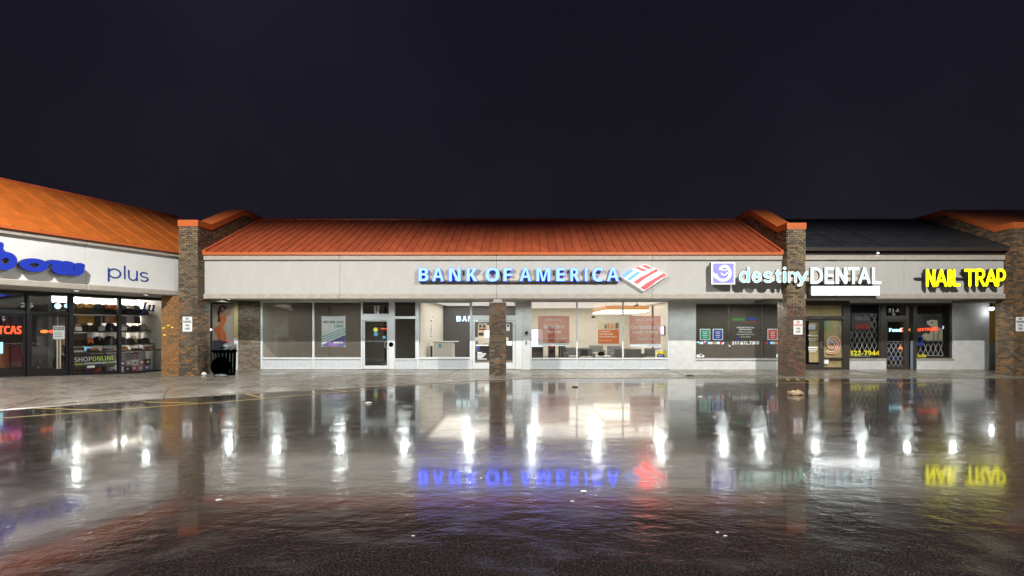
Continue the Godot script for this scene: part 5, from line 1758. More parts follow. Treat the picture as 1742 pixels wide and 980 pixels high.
	txt(nn, "digits", "25", M.grey_silver, -3.66, -3.3, 2.62, 2.78, z - 0.045)
	var no := thing("notice_sign", "white notice sign with a black heading on the left shop door", "sign", Vector3(-2.6, 1.7, z - 0.02), "", wing)
	bx(no, "sheet", M.white_print, -2.72, -2.36, 1.5, 1.98, z - 0.034, z - 0.02)
	bx(no, "heading", M.black_print, -2.7, -2.38, 1.83, 1.95, z - 0.019, z - 0.017)
	txt(no, "words", "NOTICE", M.white_print, -2.67, -2.41, 1.85, 1.93, z - 0.014)
	for r in 3:
		bx(no, "print", M.grey_print, -2.68, -2.44, 1.58 + r * 0.07, 1.6 + r * 0.07, z - 0.019, z - 0.017)
	var hd := thing("door_handle_bar", "pale upright pull bars on the left shop door under the notice", "door handle", Vector3(-2.6, 0.9, z), "", wing)
	for x in [-2.62, -2.53]:
		rod(hd, "bar", M.cream_print, Vector3(x, 0.42, z + 0.02), Vector3(x, 1.5, z + 0.02), 0.04)
	var nr := thing("neon_sign", "red glowing letter sign behind the left shop doors, cut by the picture edge", "neon sign", Vector3(-4.2, 1.8, -3.1), "", wing)
	txt(nr, "letters", "ITCASE", M.red_neon, -4.15, -3.24, 1.7, 1.98, -3.1, 0.03)
	bx(nr, "backing", M.black_frame, -4.2, -3.2, 1.66, 2.02, -3.15, -3.12)
	var ov := thing("neon_sign", "row of three small orange glowing ovals in the left shop door", "neon sign", Vector3(-2.95, 1.8, -3.0), "", wing)
	for k in 3:
		put(ov, "oval", lathe([Vector2(0.0, 0.02), Vector2(0.1, 0.015), Vector2(0.11, 0.0), Vector2(0.0, -0.01)], 16), M.orange_neon if k == 0 else M.red_neon, Vector3(-2.78 + k * 0.25, 1.78, -3.0), Basis(Vector3(1.15, 0, 0), Vector3(0, 0, 1), Vector3(0, -0.55, 0)))
	bx(ov, "backing", M.black_frame, -2.95, -2.12, 1.69, 1.87, -3.05, -3.02)
	var cy := thing("computer_screen", "cyan glowing screen at the left edge inside the left shop", "screen", Vector3(-4.5, 1.2, -3.4), "", wing)
	rbx(cy, "case", M.black_frame, -4.3, -3.72, 1.0, 1.45, -3.5, -3.42, 0.01)
	bx(cy, "display", M.cyan_screen, -4.27, -3.75, 1.03, 1.42, -3.419, -3.41)
	rod(cy, "stand", M.black_frame, Vector3(-4.0, 0.06, -3.46), Vector3(-4.0, 1.0, -3.46), 0.05)
	var wl := thing("spotlight", "bright white spotlight high behind the dark post of the left shop", "lamp", Vector3(-2.35, 2.75, -3.1), "", wing)
	put(wl, "bulb", lathe([Vector2(0, 0.07), Vector2(0.09, 0.05), Vector2(0.11, 0.0), Vector2(0.0, -0.05)], 14), M.cyan_neon, Vector3(-2.3, 2.72, -3.1), Basis(Vector3.RIGHT, PI / 2))
	put(wl, "bulb", lathe([Vector2(0, 0.07), Vector2(0.07, 0.05), Vector2(0.08, 0.0), Vector2(0.0, -0.05)], 14), M.cyan_neon, Vector3(-2.02, 2.74, -3.1), Basis(Vector3.RIGHT, PI / 2))
	rod(wl, "bar", M.black_frame, Vector3(-2.5, 2.85, -3.12), Vector3(-1.9, 2.85, -3.12), 0.03)
	var js := thing("window_lettering", "dark script letters high on the glass beside the orange brick pier", "sign", Vector3(0.6, 2.7, z - 0.04), "", wing)
	var jr := txt(js, "letters", "Ju", M.navy_print, 0.45, 1.05, 2.48, 2.98, z - 0.045, 0.004, true, true)
	jr.basis = Basis(jr.basis.x, jr.basis.y + Vector3(0.25, 0, 0) * jr.basis.y.y, jr.basis.z)
	var bt := thing("price_card", "small bright blue card on the bottom cap shelf", "card", Vector3(-1.2, 1.05, -3.25), "", wing)
	bx(bt, "card", M.bluelit_sign, -1.32, -1.05, 1.0, 1.15, -3.26, -3.25)


func garment() -> ArrayMesh:
	var st := SurfaceTool.new()
	st.begin(Mesh.PRIMITIVE_TRIANGLES)
	var prof := [[-0.06, 0.06, 0.05], [-0.1, 0.2, 0.08], [-0.25, 0.24, 0.1], [-0.5, 0.2, 0.09], [-0.85, 0.24, 0.11]]
	var ring := func(p: Array, a: float) -> Vector3: return Vector3(p[1] * cos(a), p[0], p[2] * sin(a) * (1.0 + 0.25 * sin(a * 5.0)))
	for k in prof.size() - 1:
		for i in 14:
			var a := TAU * i / 14
			var b := TAU * (i + 1) / 14
			var q := [ring.call(prof[k], a), ring.call(prof[k], b), ring.call(prof[k + 1], b), ring.call(prof[k + 1], a)]
			face(st, q, Vector3(cos((a + b) / 2), 0.1, sin((a + b) / 2)).normalized())
	return st.commit()


# ------------------------------------------------------------------ prints and panels on the windows of the middle block
func window_prints() -> void:
	var d := 23.2
	var z := STORE_Z - 0.045
	# orange dress poster in the corner window
	var p := thing("poster", "tall poster of a woman in an orange dress in the corner window behind the bin", "poster", Vector3(sx(380, d), 1.4, STORE_Z - 0.02))
	var pd := 23.3
	bx(p, "sheet", M.poster_cream, sx(360.5, pd), sx(397.5, pd), sy(606, pd), sy(516.5, pd), STORE_Z - 0.16, STORE_Z - 0.14)
	var pz := STORE_Z - 0.135
	var fig := func(m: Material, pts: Array, lift: float) -> void:
		var poly := PackedVector2Array()
		for k in range(0, pts.size(), 2):
			poly.append(Vector2(sx(250 + pts[k] / 5.445, pd), sy(480 + pts[k + 1] / 5.445, pd)) * 100)
		poly = forwards(poly)
		var r := bounds([poly])
		var c := r.get_center() / 100
		put(p, "print", extrude([poly], [], r, Rect2(-r.size / 200, r.size / 100), 0.002), m, Vector3(c.x, c.y, pz + lift))
	fig.call(M.hair_print, [655, 250, 668, 225, 695, 212, 725, 218, 735, 240, 700, 290, 690, 330, 668, 372, 650, 372, 655, 320, 645, 290], 0.0)
	fig.call(M.skin_print, [668, 290, 690, 275, 725, 285, 750, 262, 738, 232, 718, 215, 735, 212, 758, 240, 772, 280, 770, 300, 740, 318, 720, 330, 672, 335], 0.003)
	fig.call(M.skin_print, [684, 232, 712, 230, 720, 252, 710, 275, 692, 272, 682, 252], 0.0045)
	fig.call(M.dress_print, [668, 318, 725, 318, 735, 345, 715, 385, 700, 430, 722, 470, 732, 500, 730, 545, 655, 545, 645, 500, 622, 460, 618, 440, 640, 412, 672, 392, 676, 350], 0.006)
	var wl := thing("wall_lamp", "small warm lamp glowing beside the orange dress poster", "lamp", Vector3(sx(357, 23.6), sy(561, 23.6), -3.05))
	put(wl, "bulb", lathe([Vector2(0, 0.05), Vector2(0.05, 0.03), Vector2(0.05, -0.03), Vector2(0, -0.05)], 12), M.warm_disc, wl.position)
	rod(wl, "arm", M.charcoal, wl.position, wl.position + Vector3(-0.3, 0.0, -0.2), 0.03)
	# leasing poster in the vacant shop
	var k := thing("poster", "white and blue leasing poster taped inside the vacant shop window", "poster", Vector3(sx(566, d), 1.1, z - 0.02))
	var sheet := [sx(546, d), sx(586.5, d), sy(589.5, d), sy(538, d)]
	bx(k, "sheet", M.poster_white, sheet[0], sheet[1], sheet[2], sheet[3], z - 0.03, z - 0.022)
	var shape := func(m: Material, pts: Array, lift: float) -> void:
		var poly := PackedVector2Array()
		for i in range(0, pts.size(), 2):
			poly.append(Vector2(lerpf(sheet[0], sheet[1], pts[i]), lerpf(sheet[2], sheet[3], pts[i + 1])) * 100)
		poly = forwards(poly)
		var r := bounds([poly])
		var c := r.get_center() / 100
		put(k, "print", extrude([poly], [], r, Rect2(-r.size / 200, r.size / 100), 0.002), m, Vector3(c.x, c.y, z - 0.019 + lift))
	shape.call(M.royal_print, [0.0, 0.005, 0.995, 0.005, 0.995, 0.38, 0.0, 0.05], 0.0)
	for i in 3:
		shape.call(M.teal_print, [0.0, 0.12 + i * 0.085, 0.0, 0.15 + i * 0.085, 0.995, 0.47 + i * 0.075, 0.995, 0.44 + i * 0.075], 0.0)
	shape.call(M.purple_print, [0.2, 0.14, 0.36, 0.17, 0.72, 0.1, 0.72, 0.006, 0.4, 0.006], 0.003)
	txt(k, "words", "803.800.4343", M.charcoal, lerpf(sheet[0], sheet[1], 0.08), lerpf(sheet[0], sheet[1], 0.93), lerpf(sheet[2], sheet[3], 0.77), lerpf(sheet[2], sheet[3], 0.85), z - 0.016)
	txt(k, "words", "CBRE", M.green_print, lerpf(sheet[0], sheet[1], 0.52), lerpf(sheet[0], sheet[1], 0.92), lerpf(sheet[2], sheet[3], 0.63), lerpf(sheet[2], sheet[3], 0.72), z - 0.016)
	txt(k, "words", "KIMCO", M.white_print, lerpf(sheet[0], sheet[1], 0.52), lerpf(sheet[0], sheet[1], 0.9), lerpf(sheet[2], sheet[3], 0.1), lerpf(sheet[2], sheet[3], 0.16), z - 0.012)
	for c in [[0.03, 0.99], [0.97, 0.99], [0.03, 0.01], [0.97, 0.01]]:
		bx(k, "tape", M.white_print, lerpf(sheet[0], sheet[1], c[0]) - 0.05, lerpf(sheet[0], sheet[1], c[0]) + 0.05, lerpf(sheet[2], sheet[3], c[1]) - 0.03, lerpf(sheet[2], sheet[3], c[1]) + 0.03, z - 0.021, z - 0.0205)
	var num := thing("street_number", "white street numbers 23 and 24 one above the other on a door transom", "sign", Vector3(sx(640, d), 2.6, z))
	txt(num, "digits", "23", M.white_print, sx(635.5, d), sx(645, d), sy(527, d), sy(520, d), z + 0.003)
	txt(num, "digits", "24", M.white_print, sx(635.5, d), sx(644.5, d), sy(535.3, d), sy(528.6, d), z + 0.006)
	# coloured lights seen through the dark door
	var fd := 28.5
	var cl := thing("neon_sign", "small yellow and blue balloon shaped light seen through the vacant shop door", "neon sign", Vector3(sx(640, fd), 1.7, CAM_Z - fd))
	put(cl, "bulb", lathe([Vector2(0, 0.03), Vector2(0.12, 0.02), Vector2(0.12, 0)], 16), M.yellow_neon, Vector3(sx(639, fd), sy(561, fd), CAM_Z - fd), Basis(Vector3.RIGHT, PI / 2))
	put(cl, "bulb", lathe([Vector2(0, 0.03), Vector2(0.11, 0.02), Vector2(0.11, 0)], 16), M.bluelit_sign, Vector3(sx(639.5, fd), sy(568.5, fd), CAM_Z - fd), Basis(Vector3.RIGHT, PI / 2))
	put(cl, "bulb", lathe([Vector2(0, 0.03), Vector2(0.09, 0.02), Vector2(0.09, 0)], 16), M.bluelit_sign, Vector3(sx(653.5, fd), sy(574, fd), CAM_Z - fd), Basis(Vector3.RIGHT, PI / 2))
	bx(cl, "red_bar", M.red_neon, sx(648, fd), sx(662, fd), sy(560, fd), sy(558.5, fd), CAM_Z - fd, CAM_Z - fd + 0.02)
	for i in 4:
		bx(cl, "stroke", M.cream_print, sx(649 + i * 3.4, fd), sx(650.5 + i * 3.4, fd), sy(566, fd), sy(561.5, fd), CAM_Z - fd, CAM_Z - fd + 0.02)
	bx(cl, "hanger", M.charcoal, sx(638, fd), sx(663, fd), sy(556, fd), sy(555, fd), CAM_Z - fd - 0.05, CAM_Z - fd)
	# intercom and camera on the wall beside the bank door
	var ic := thing("door_camera", "small black security camera on the beige wall right of the bank doors", "camera", Vector3(sx(895.5, d), sy(566, d), STORE_Z + 0.06))
	rbx(ic, "mount", M.grey_print, sx(893.5, d), sx(898, d), sy(570, d), sy(563.5, d), STORE_Z + 0.04, STORE_Z + 0.08, 0.01)
	put(ic, "dome", lathe([Vector2(0, 0.08), Vector2(0.04, 0.06), Vector2(0.06, 0.0)], 14), M.black_frame, Vector3(sx(895.8, d), sy(566, d), STORE_Z + 0.08), Basis(Vector3.RIGHT, PI / 2))
	var kc := thing("card_reader", "narrow grey card reader on the beige wall below the black camera", "card reader", Vector3(sx(895.3, d), sy(582.5, d), STORE_Z + 0.06))
	rbx(kc, "case", M.grey_print, sx(894.2, d), sx(896.6, d), sy(586, d), sy(579, d), STORE_Z + 0.04, STORE_Z + 0.075, 0.008)
	bx(kc, "slot", M.black_frame, sx(895, d), sx(895.8, d), sy(584, d), sy(581, d), STORE_Z + 0.075, STORE_Z + 0.079)
	# dental window prints
	var w := STORE_Z - 0.074
	for s in [["green_print", 1191.5, 1209.5, "green square sticker with a pale edge on the dental window"], ["royal_print", 1213.5, 1231, "navy square sticker with a pale edge on the dental window"], ["red_print", 1307, 1324.5, "rust red square sticker with a pale edge on the dental window"]]:
		var t := thing("window_sticker", s[3], "sticker", Vector3(sx((s[1] + s[2]) / 2, d), sy(578, d), w), "square stickers on the dental window")
		rbx(t, "edge", M.poster_white, sx(s[1], d), sx(s[2], d), sy(578.5, d), sy(559.5, d), w - 0.004, w + 0.002, 0.003)
		bx(t, "field", M[s[0]], sx(s[1] + 1.3, d), sx(s[2] - 1.3, d), sy(577, d), sy(561, d), w + 0.003, w + 0.006)
		for r in 4:
			bx(t, "print", M.poster_white, sx(s[1] + 4.5 + (r % 2), d), sx(s[2] - 4.5 - (r % 2), d), sy(565.3 + r * 3, d), sy(564.3 + r * 3, d), w + 0.007, w + 0.009)
	var n := 0
	for s in [[1189, 1233.5, 11, "long strip of coloured squares under the green and navy stickers"], [1304, 1328, 6, "short strip of coloured squares under the rust red sticker"]]:
		var t := thing("window_strip", s[3], "sticker", Vector3(sx(s[0], d), sy(583.5, d), w))
		for i in s[2]:
			var xa := lerpf(s[0], s[1], float(i) / s[2])
			var xb := lerpf(s[0], s[1], float(i + 1) / s[2])
			bx(t, "square", M[["teal_print", "poster_white", "red_print", "royal_print", "bluelit_sign", "cream_print", "orange_print"][(i + n) % 7]], sx(xa, d), sx(xb - 0.3, d), sy(585.6, d), sy(581.3, d), w - 0.002, w + 0.003)
		n += 2
	var dt := thing("window_lettering", "green and blue word over white lines and a phone number on the dental window", "sign", Vector3(sx(1268, d), sy(570, d), w))
	txt(dt, "words", "destiny", M.leaf_print, sx(1247.5, d), sx(1268.5, d), sy(546.5, d), sy(540, d), w)
	txt(dt, "words", "DENTAL", M.royal_print, sx(1269, d), sx(1289.5, d), sy(545.2, d), sy(540.2, d), w)
	bx(dt, "print", M.red_print, sx(1269.5, d), sx(1289, d), sy(548.6, d), sy(547.6, d), w - 0.001, w + 0.001)
	for s in [["• Affordable Dental Care", 1254, 1284, 557], ["• High-Tech Office", 1257.5, 1280, 560.8], ["• TV in Every Room", 1256.5, 1281, 565], ["• Evening/Saturday Hours", 1253.5, 1285, 569], ["• Nitrous Options", 1260, 1278, 573.3]]:
		txt(dt, "words", s[0], M.white_print, sx(s[1], d), sx(s[2], d), sy(s[3] + 1.4, d), sy(s[3] - 1.3, d), w)
	txt(dt, "digits", "317.672.7300", M.white_print, sx(1246.5, d), sx(1292.5, d), sy(586.3, d), sy(580.3, d), w)
	bx(dt, "symbol", M.royal_print, sx(1254, d), sx(1258.5, d), sy(578.3, d), sy(574.5, d), w - 0.001, w + 0.002)
	var bl := thing("paper_scraps", "torn white paper scraps in the lower corners of the dental window", "paper", Vector3(sx(1190, d), sy(605, d), w - 0.03))
	for s in [[1190, 606, 0.3, 0.1], [1195, 605, 0.22, -0.5], [1231, 584, 0.12, 0.8], [1242, 588.5, 0.1, -0.9], [1188, 582, 0.1, 0.3], [1200.5, 581, 0.12, 0.2], [1323.5, 605.5, 0.16, 1.4]]:
		put(bl, "scrap", box_mesh(Vector3(s[2], s[2] * 0.45, 0.003)), M.white_print, Vector3(sx(s[0], d), sy(s[1], d), w + 0.01), Basis(Vector3.BACK, s[3]))
	# dental door
	var sw := thing("window_swirls", "orange, green and blue painted swirls on the glass beside the dental door", "window print", Vector3(sx(1418, d), sy(578, d), STORE_Z - 0.04))
	var q := func(x: float) -> float: return sx(1320 + x / 6.129, d)
	var v := func(y: float) -> float: return sy(500 + y / 6.129, d)
	var spiral := PackedVector2Array()
	for i in 44:
		var a := deg_to_rad(lerpf(-125, 430, i / 43.0))
		var rad := lerpf(0.44, 0.1, pow(i / 43.0, 0.8))
		spiral.append(Vector2(rad * 0.85 * cos(a), rad * sin(a)))
	var c0 := Vector2(q.call(600), v.call(520))
	put(sw, "swirl_edge", extrude_strokes([spiral], 0.125, 0.003), M.white_print, Vector3(c0.x, c0.y, STORE_Z - 0.046))
	put(sw, "swirl", extrude_strokes([spiral], 0.085, 0.003), M.orange_print, Vector3(c0.x, c0.y, STORE_Z - 0.042))
	put(sw, "swirl", extrude_strokes([arc(0, 0, 0.2, 0.23, 60, 300, 20), arc(0.02, 0, 0.08, 0.08, 60, 330, 12)], 0.03, 0.003), M.green_print, Vector3(q.call(560), v.call(328), STORE_Z - 0.045))
	put(sw, "swirl", extrude_strokes([arc(0, 0, 0.16, 0.18, -60, 160, 18)], 0.03, 0.003), M.grey_silver, Vector3(q.call(648), v.call(362), STORE_Z - 0.045))
	put(sw, "tooth", extrude_strokes([line([0, 0, 0, 0.12, 0.12, 0.12, 0.12, 0])], 0.08, 0.003), M.grey_silver, Vector3(q.call(560), v.call(510), STORE_Z - 0.037))
	var dn := thing("door_notice", "pale grey notice and white lines on the dental door glass", "notice", Vector3(q.call(380), v.call(345), STORE_Z - 0.02))
	bx(dn, "sheet", M.grey_silver, q.call(345), q.call(412), v.call(372), v.call(318), STORE_Z - 0.028, STORE_Z - 0.025)
	for s in [[335, 440, 438, 432], [335, 443, 470, 465], [350, 420, 486, 482], [340, 438, 566, 552], [342, 430, 588, 578], [350, 420, 605, 600]]:
		bx(dn, "print", M.white_print, q.call(s[0]), q.call(s[1]), v.call(s[2]), v.call(s[3]), STORE_Z - 0.028, STORE_Z - 0.026)
	var dn2 := thing("door_notice", "white sheet low on the glass below the orange swirl", "notice", Vector3(q.call(530), v.call(707), STORE_Z - 0.04))
	bx(dn2, "sheet", M.white_print, q.call(505), q.call(556), v.call(730), v.call(685), STORE_Z - 0.048, STORE_Z - 0.044)


# ------------------------------------------------------------------ nail shop
func gate(label: String, x0: float, x1: float, y0: float, y1: float, z: float, n: int, rows: int) -> void:
	var t := thing("folding_gate", label, "security gate", Vector3((x0 + x1) / 2, y0, z), "folding lattice gates of the nail shop")
	var w := (x1 - x0) / n
	var h := (y1 - y0) / rows
	for i in n:
		for r in rows:
			var a := Vector3(x0 + i * w, y0 + r * h, z)
			rod(t, "bar", M.gate_steel, a, a + Vector3(w, h, 0), 0.022, 0.012)
			rod(t, "bar", M.gate_steel, a + Vector3(0, h, 0.014), a + Vector3(w, 0, 0.014), 0.022, 0.012)
	bx(t, "track", M.gate_steel, x0, x1, y1, y1 + 0.03, z - 0.02, z + 0.02)
	bx(t, "track", M.gate_steel, x0, x1, y0 - 0.03, y0, z - 0.02, z + 0.02)


func nail_shop() -> void:
	var d := 23.2
	var z := STORE_Z - 0.25
	gate("folding lattice gate behind the yellow phone number", sx(1447, d), sx(1498, d), sy(606, d), sy(535, d), z, 6, 4)
	gate("folding lattice gate behind the nail shop door", sx(1509, d), sx(1540, d), sy(625, d), sy(582, d), z + 0.08, 4, 3)
	gate("folding lattice gate under the black and white portrait", sx(1560, d), sx(1612, d), sy(605, d), sy(582, d), z, 6, 1)
	var ph := thing("window_lettering", "yellow telephone number along the bottom of the left nail shop window", "sign", Vector3(sx(1472, d), sy(602, d), STORE_Z - 0.065))
	txt(ph, "digits", "322-7944", M.yellow_print, sx(1446.8, d), sx(1498.3, d), sy(605, d), sy(596.5, d), STORE_Z - 0.064)
	var nr := thing("neon_sign", "dim unlit red neon sign high in the left nail shop window", "neon sign", Vector3(sx(1470, d), sy(552, d), z + 0.1))
	txt(nr, "letters", "Nails", M.grey_print, sx(1457, d), sx(1481, d), sy(545, d), sy(535, d), z + 0.1, 0.02)
	txt(nr, "letters", "OPEN", M.dim_red_neon, sx(1459, d), sx(1482, d), sy(560, d), sy(552, d), z + 0.1, 0.02)
	bx(nr, "frame", M.charcoal, sx(1453, d), sx(1486, d), sy(563, d), sy(532, d), z + 0.05, z + 0.07)
	var nu := thing("street_number", "pale street number 21-A over the nail shop door", "sign", Vector3(sx(1522, d), sy(528, d), STORE_Z - 0.04))
	txt(nu, "digits", "21-A", M.grey_silver, sx(1513, d), sx(1531.5, d), sy(531.3, d), sy(525, d), STORE_Z - 0.045)
	bx(nu, "label", M.grey_print, sx(1519, d), sx(1524.5, d), sy(536, d), sy(532.5, d), STORE_Z - 0.046, STORE_Z - 0.043)
	var fs := thing("neon_sign", "white and orange glowing word sign behind the nail shop door", "neon sign", Vector3(sx(1526, 24), sy(561, 24), CAM_Z - 24.0))
	txt(fs, "letters", "Food", M.cyan_neon, sx(1513, 24.0), sx(1533, 24.0), sy(564.5, 24), sy(558, 24), CAM_Z - 24.0, 0.03)
	put(fs, "ring", extrude_strokes([arc(0, 0, 0.07, 0.08, 0, 360, 16)], 0.045, 0.03), M.orange_neon, Vector3(sx(1536, 24), sy(561, 24), CAM_Z - 24.0))
	bx(fs, "block", M.orange_neon, sx(1544.5, 24.0), sx(1548.5, 24.0), sy(563, 24), sy(559, 24), CAM_Z - 24.02, CAM_Z - 24.0)
	bx(fs, "raceway", M.black_frame, sx(1512, 24.0), sx(1550, 24.0), sy(562, 24), sy(560, 24), CAM_Z - 24.06, CAM_Z - 24.03)
	# portrait
	var p := thing("poster", "black and cream portrait poster of a dark haired woman in the right nail shop window", "poster", Vector3(sx(1590, d), sy(558, d), STORE_Z - 0.12))
	var fig := func(m: Material, pts: Array, lift: float) -> void:
		var poly := PackedVector2Array()
		for k in range(0, pts.size(), 2):
			poly.append(Vector2(sx(1430 + pts[k] / 6.125, d), sy(500 + pts[k + 1] / 6.125, d)) * 100)
		poly = forwards(poly)
		var r := bounds([poly])
		var c := r.get_center() / 100
		put(p, "print", extrude([poly], [], r, Rect2(-r.size / 200, r.size / 100), 0.003), m, Vector3(c.x, c.y, STORE_Z - 0.12 + lift))
	fig.call(M.charcoal, [805, 210, 1085, 205, 1085, 490, 805, 490], -0.006)
	fig.call(M.cream_print, [905, 285, 960, 270, 1030, 275, 1035, 345, 985, 355, 930, 318], 0.0)
	fig.call(M.cream_print, [985, 350, 1035, 345, 1085, 365, 1085, 488, 905, 488, 945, 420], 0.0)
	fig.call(M.cream_print, [865, 440, 905, 408, 940, 420, 935, 460, 890, 480, 868, 465], 0.004)
	fig.call(M.black_print, [868, 240, 900, 212, 1000, 208, 1035, 230, 1038, 262, 985, 268, 915, 285, 925, 300, 890, 320, 870, 280], 0.004)
	fig.call(M.black_print, [955, 296, 985, 290, 990, 300, 962, 305], 0.006)
	fig.call(M.black_print, [988, 380, 994, 380, 994, 488, 988, 488], 0.004)
	fig.call(M.black_print, [1050, 385, 1060, 375, 1040, 430, 1040, 488, 1032, 488, 1032, 430], 0.004)
	var rt := thing("neon_sign", "red glowing script word across the portrait in the nail shop window", "neon sign", Vector3(sx(1578, d), sy(560, d), STORE_Z - 0.1))
	var rj := txt(rt, "letters", "ROYTHAIS", M.red_neon, sx(1560, d), sx(1598, d), sy(563, d), sy(558, d), STORE_Z - 0.09, 0.01)
	rj.basis = Basis(rj.basis.x + Vector3(0, 0.06, 0) * rj.basis.x.x, rj.basis.y, rj.basis.z)
	rj.position += Vector3(0, 0.0, 0)
	var ws := thing("computer_screen", "small pale blue screen beside the portrait in the nail shop window", "screen", Vector3(sx(1602, 23.6), sy(556, 23.6), -3.0))
	bx(ws, "display", M.lilac_screen, sx(1600, 23.6), sx(1606, 23.6), sy(559.5, 23.6), sy(554.5, 23.6), -3.02, -3.0)
	bx(ws, "case", M.charcoal, sx(1598.5, 23.6), sx(1606.5, 23.6), sy(560, 23.6), sy(553, 23.6), -3.06, -3.021)
	rod(ws, "arm", M.charcoal, Vector3(sx(1602, 23.6), sy(553, 23.6), -3.04), Vector3(sx(1602, 23.6), 3.14, -3.04), 0.03)
	var yl := thing("price_card", "yellow card in the lower corner of the right nail shop window", "card", Vector3(sx(1569, d), sy(606, d), STORE_Z - 0.07))
	bx(yl, "card", M.yellow_print, sx(1561, d), sx(1577, d), sy(608, d), sy(603.5, d), STORE_Z - 0.07, STORE_Z - 0.066)
	txt(yl, "words", "OPEN", M.black_print, sx(1563, d), sx(1575, d), sy(607, d), sy(604.5, d), STORE_Z - 0.063)
	var mg := thing("poster", "small face poster above the lattice at the left of the portrait", "poster", Vector3(sx(1568, d), sy(580, d), STORE_Z - 0.11))
	bx(mg, "sheet", M.royal_print, sx(1563, d), sx(1574, d), sy(588, d), sy(573, d), STORE_Z - 0.11, STORE_Z - 0.105)
	put(mg, "face", lathe([Vector2(0, 0.004), Vector2(0.07, 0.0)], 14), M.skin_print, Vector3(sx(1568, d), sy(580, d), STORE_Z - 0.104), Basis(Vector3(1, 0, 0), Vector3(0, 0, 1), Vector3(0, -1.4, 0)))
	put(mg, "hair", lathe([Vector2(0, 0.004), Vector2(0.08, 0.0)], 14), M.hair_print, Vector3(sx(1568, d), sy(577.5, d), STORE_Z - 0.1045), Basis(Vector3(1, 0, 0), Vector3(0, 0, 1), Vector3(0, -1.0, 0)))
	# manicure tables and blue chairs in the dim shop
	var first: Node3D
	var i := 0
	for s in [[17.2, -3.6, "nearest the portrait"], [18.3, -3.7, "nearest the white wall"], [14.9, -4.4, "behind the yellow phone number"]]:
		var label: String = "low blue salon chair in the nail shop, " + s[2]
		var at := Vector3(s[0], 0.05, s[1])
		if first == null:
			mat("salon_blue", lin(0.02, 0.05, 0.22), 0.5)
			first = thing("salon_chair", label, "chair", at, "salon chairs in the nail shop")
			first.set_meta("stem", "salon_chair")
			rbx(first, "seat", M.salon_blue, at.x - 0.3, at.x + 0.3, 0.4, 0.55, at.z - 0.3, at.z + 0.3, 0.04)
			rbx(first, "backrest", M.salon_blue, at.x - 0.3, at.x + 0.3, 0.55, 1.0, at.z - 0.32, at.z - 0.22, 0.04)
			rod(first, "stem", M.steel, Vector3(at.x, 0.05, at.z), Vector3(at.x, 0.4, at.z), 0.07)
			put(first, "foot", lathe([Vector2(0, 0.05), Vector2(0.25, 0.02), Vector2(0.27, 0.0)], 16), M.steel, at)
		else:
			copy_of(first, label, at, 0.3 * i)
		i += 1
	var lamp := thing("shop_lamp", "small orange lamp low behind the nail shop door", "lamp", Vector3(sx(1532, 25.5), 0.85, -4.9))
	put(lamp, "shade", lathe([Vector2(0.04, 0.16), Vector2(0.1, 0.0), Vector2(0.0, 0.0)], 14), M.orange_neon, lamp.position)
	rod(lamp, "stem", M.steel, lamp.position - Vector3(0, 0.8, 0), lamp.position, 0.03)


# ------------------------------------------------------------------ lights under the canopies
func soffit_lights() -> void:
	var where := ["over the left pane of the vacant shop", "over the leasing poster", "over the door numbers", "over the left bank window", "left of the brick column", "over the left red banner", "over the lobby seats", "over the plaster wall right of the bank", "over the left dental stickers"]
	for k in 9:
		var x := -10.36 + 2.65 * k
		if k == 8:
			x = 9.7
		soffit_light("round white canopy light " + where[k], Vector3(x, 3.118, -0.9), 3.7)
	soffit_light("round white canopy light between the brown pier and the poster", Vector3(-12.55, 3.118, -1.3), 2.8)
	var where2 := ["over the dental door", "over the left nail shop window", "over the nail shop door", "over the portrait"]
	for k in 4:
		soffit_light("round white canopy light " + where2[k], Vector3(12.0 + 1.9 * k, 3.118, -0.9), 2.6)
	for k in 3:
		soffit_light("round white canopy light of the left wing, " + ["nearest the orange pier", "over the shop doors", "at the left edge"][k], Vector3(-0.6 - 2.4 * k, 3.198, -0.95), 1.8, wing)
	var j := thing("jar_light", "white jar lamp hanging at the passage left of the far right wall", "lamp", Vector3(20.56, 2.76, -2.3))
	put(j, "base", lathe([Vector2(0.0, 0.4), Vector2(0.03, 0.4), Vector2(0.03, 0.1), Vector2(0.09, 0.08), Vector2(0.09, 0.05)], 16), M.white_frame, j.position)
	put(j, "bulb", lathe([Vector2(0.08, 0.05), Vector2(0.09, -0.03), Vector2(0.06, -0.08), Vector2(0.0, -0.09)], 16), M.jar_bulb, j.position)
	omni(j, j.position + Vector3(0, -0.2, 0), Color(0.97, 0.98, 1.0), 0.13, 0.1)
	var f := thing("eave_lamp", "tiny bright lamp under the black roof edge", "lamp", Vector3(sx(1493.5, 20.5), 4.86, 0.11))
	put(f, "bulb", lathe([Vector2(0.0, 0.03), Vector2(0.035, 0.015), Vector2(0.035, -0.015), Vector2(0.0, -0.03)], 12), M.lamp_disc, f.position, Basis(Vector3.BACK, PI / 2).scaled(Vector3(1.4, 0.7, 0.7)))
	rod(f, "bracket", M.black_frame, f.position + Vector3(-0.15, 0.0, -0.02), f.position + Vector3(0.2, 0.0, -0.02), 0.02)


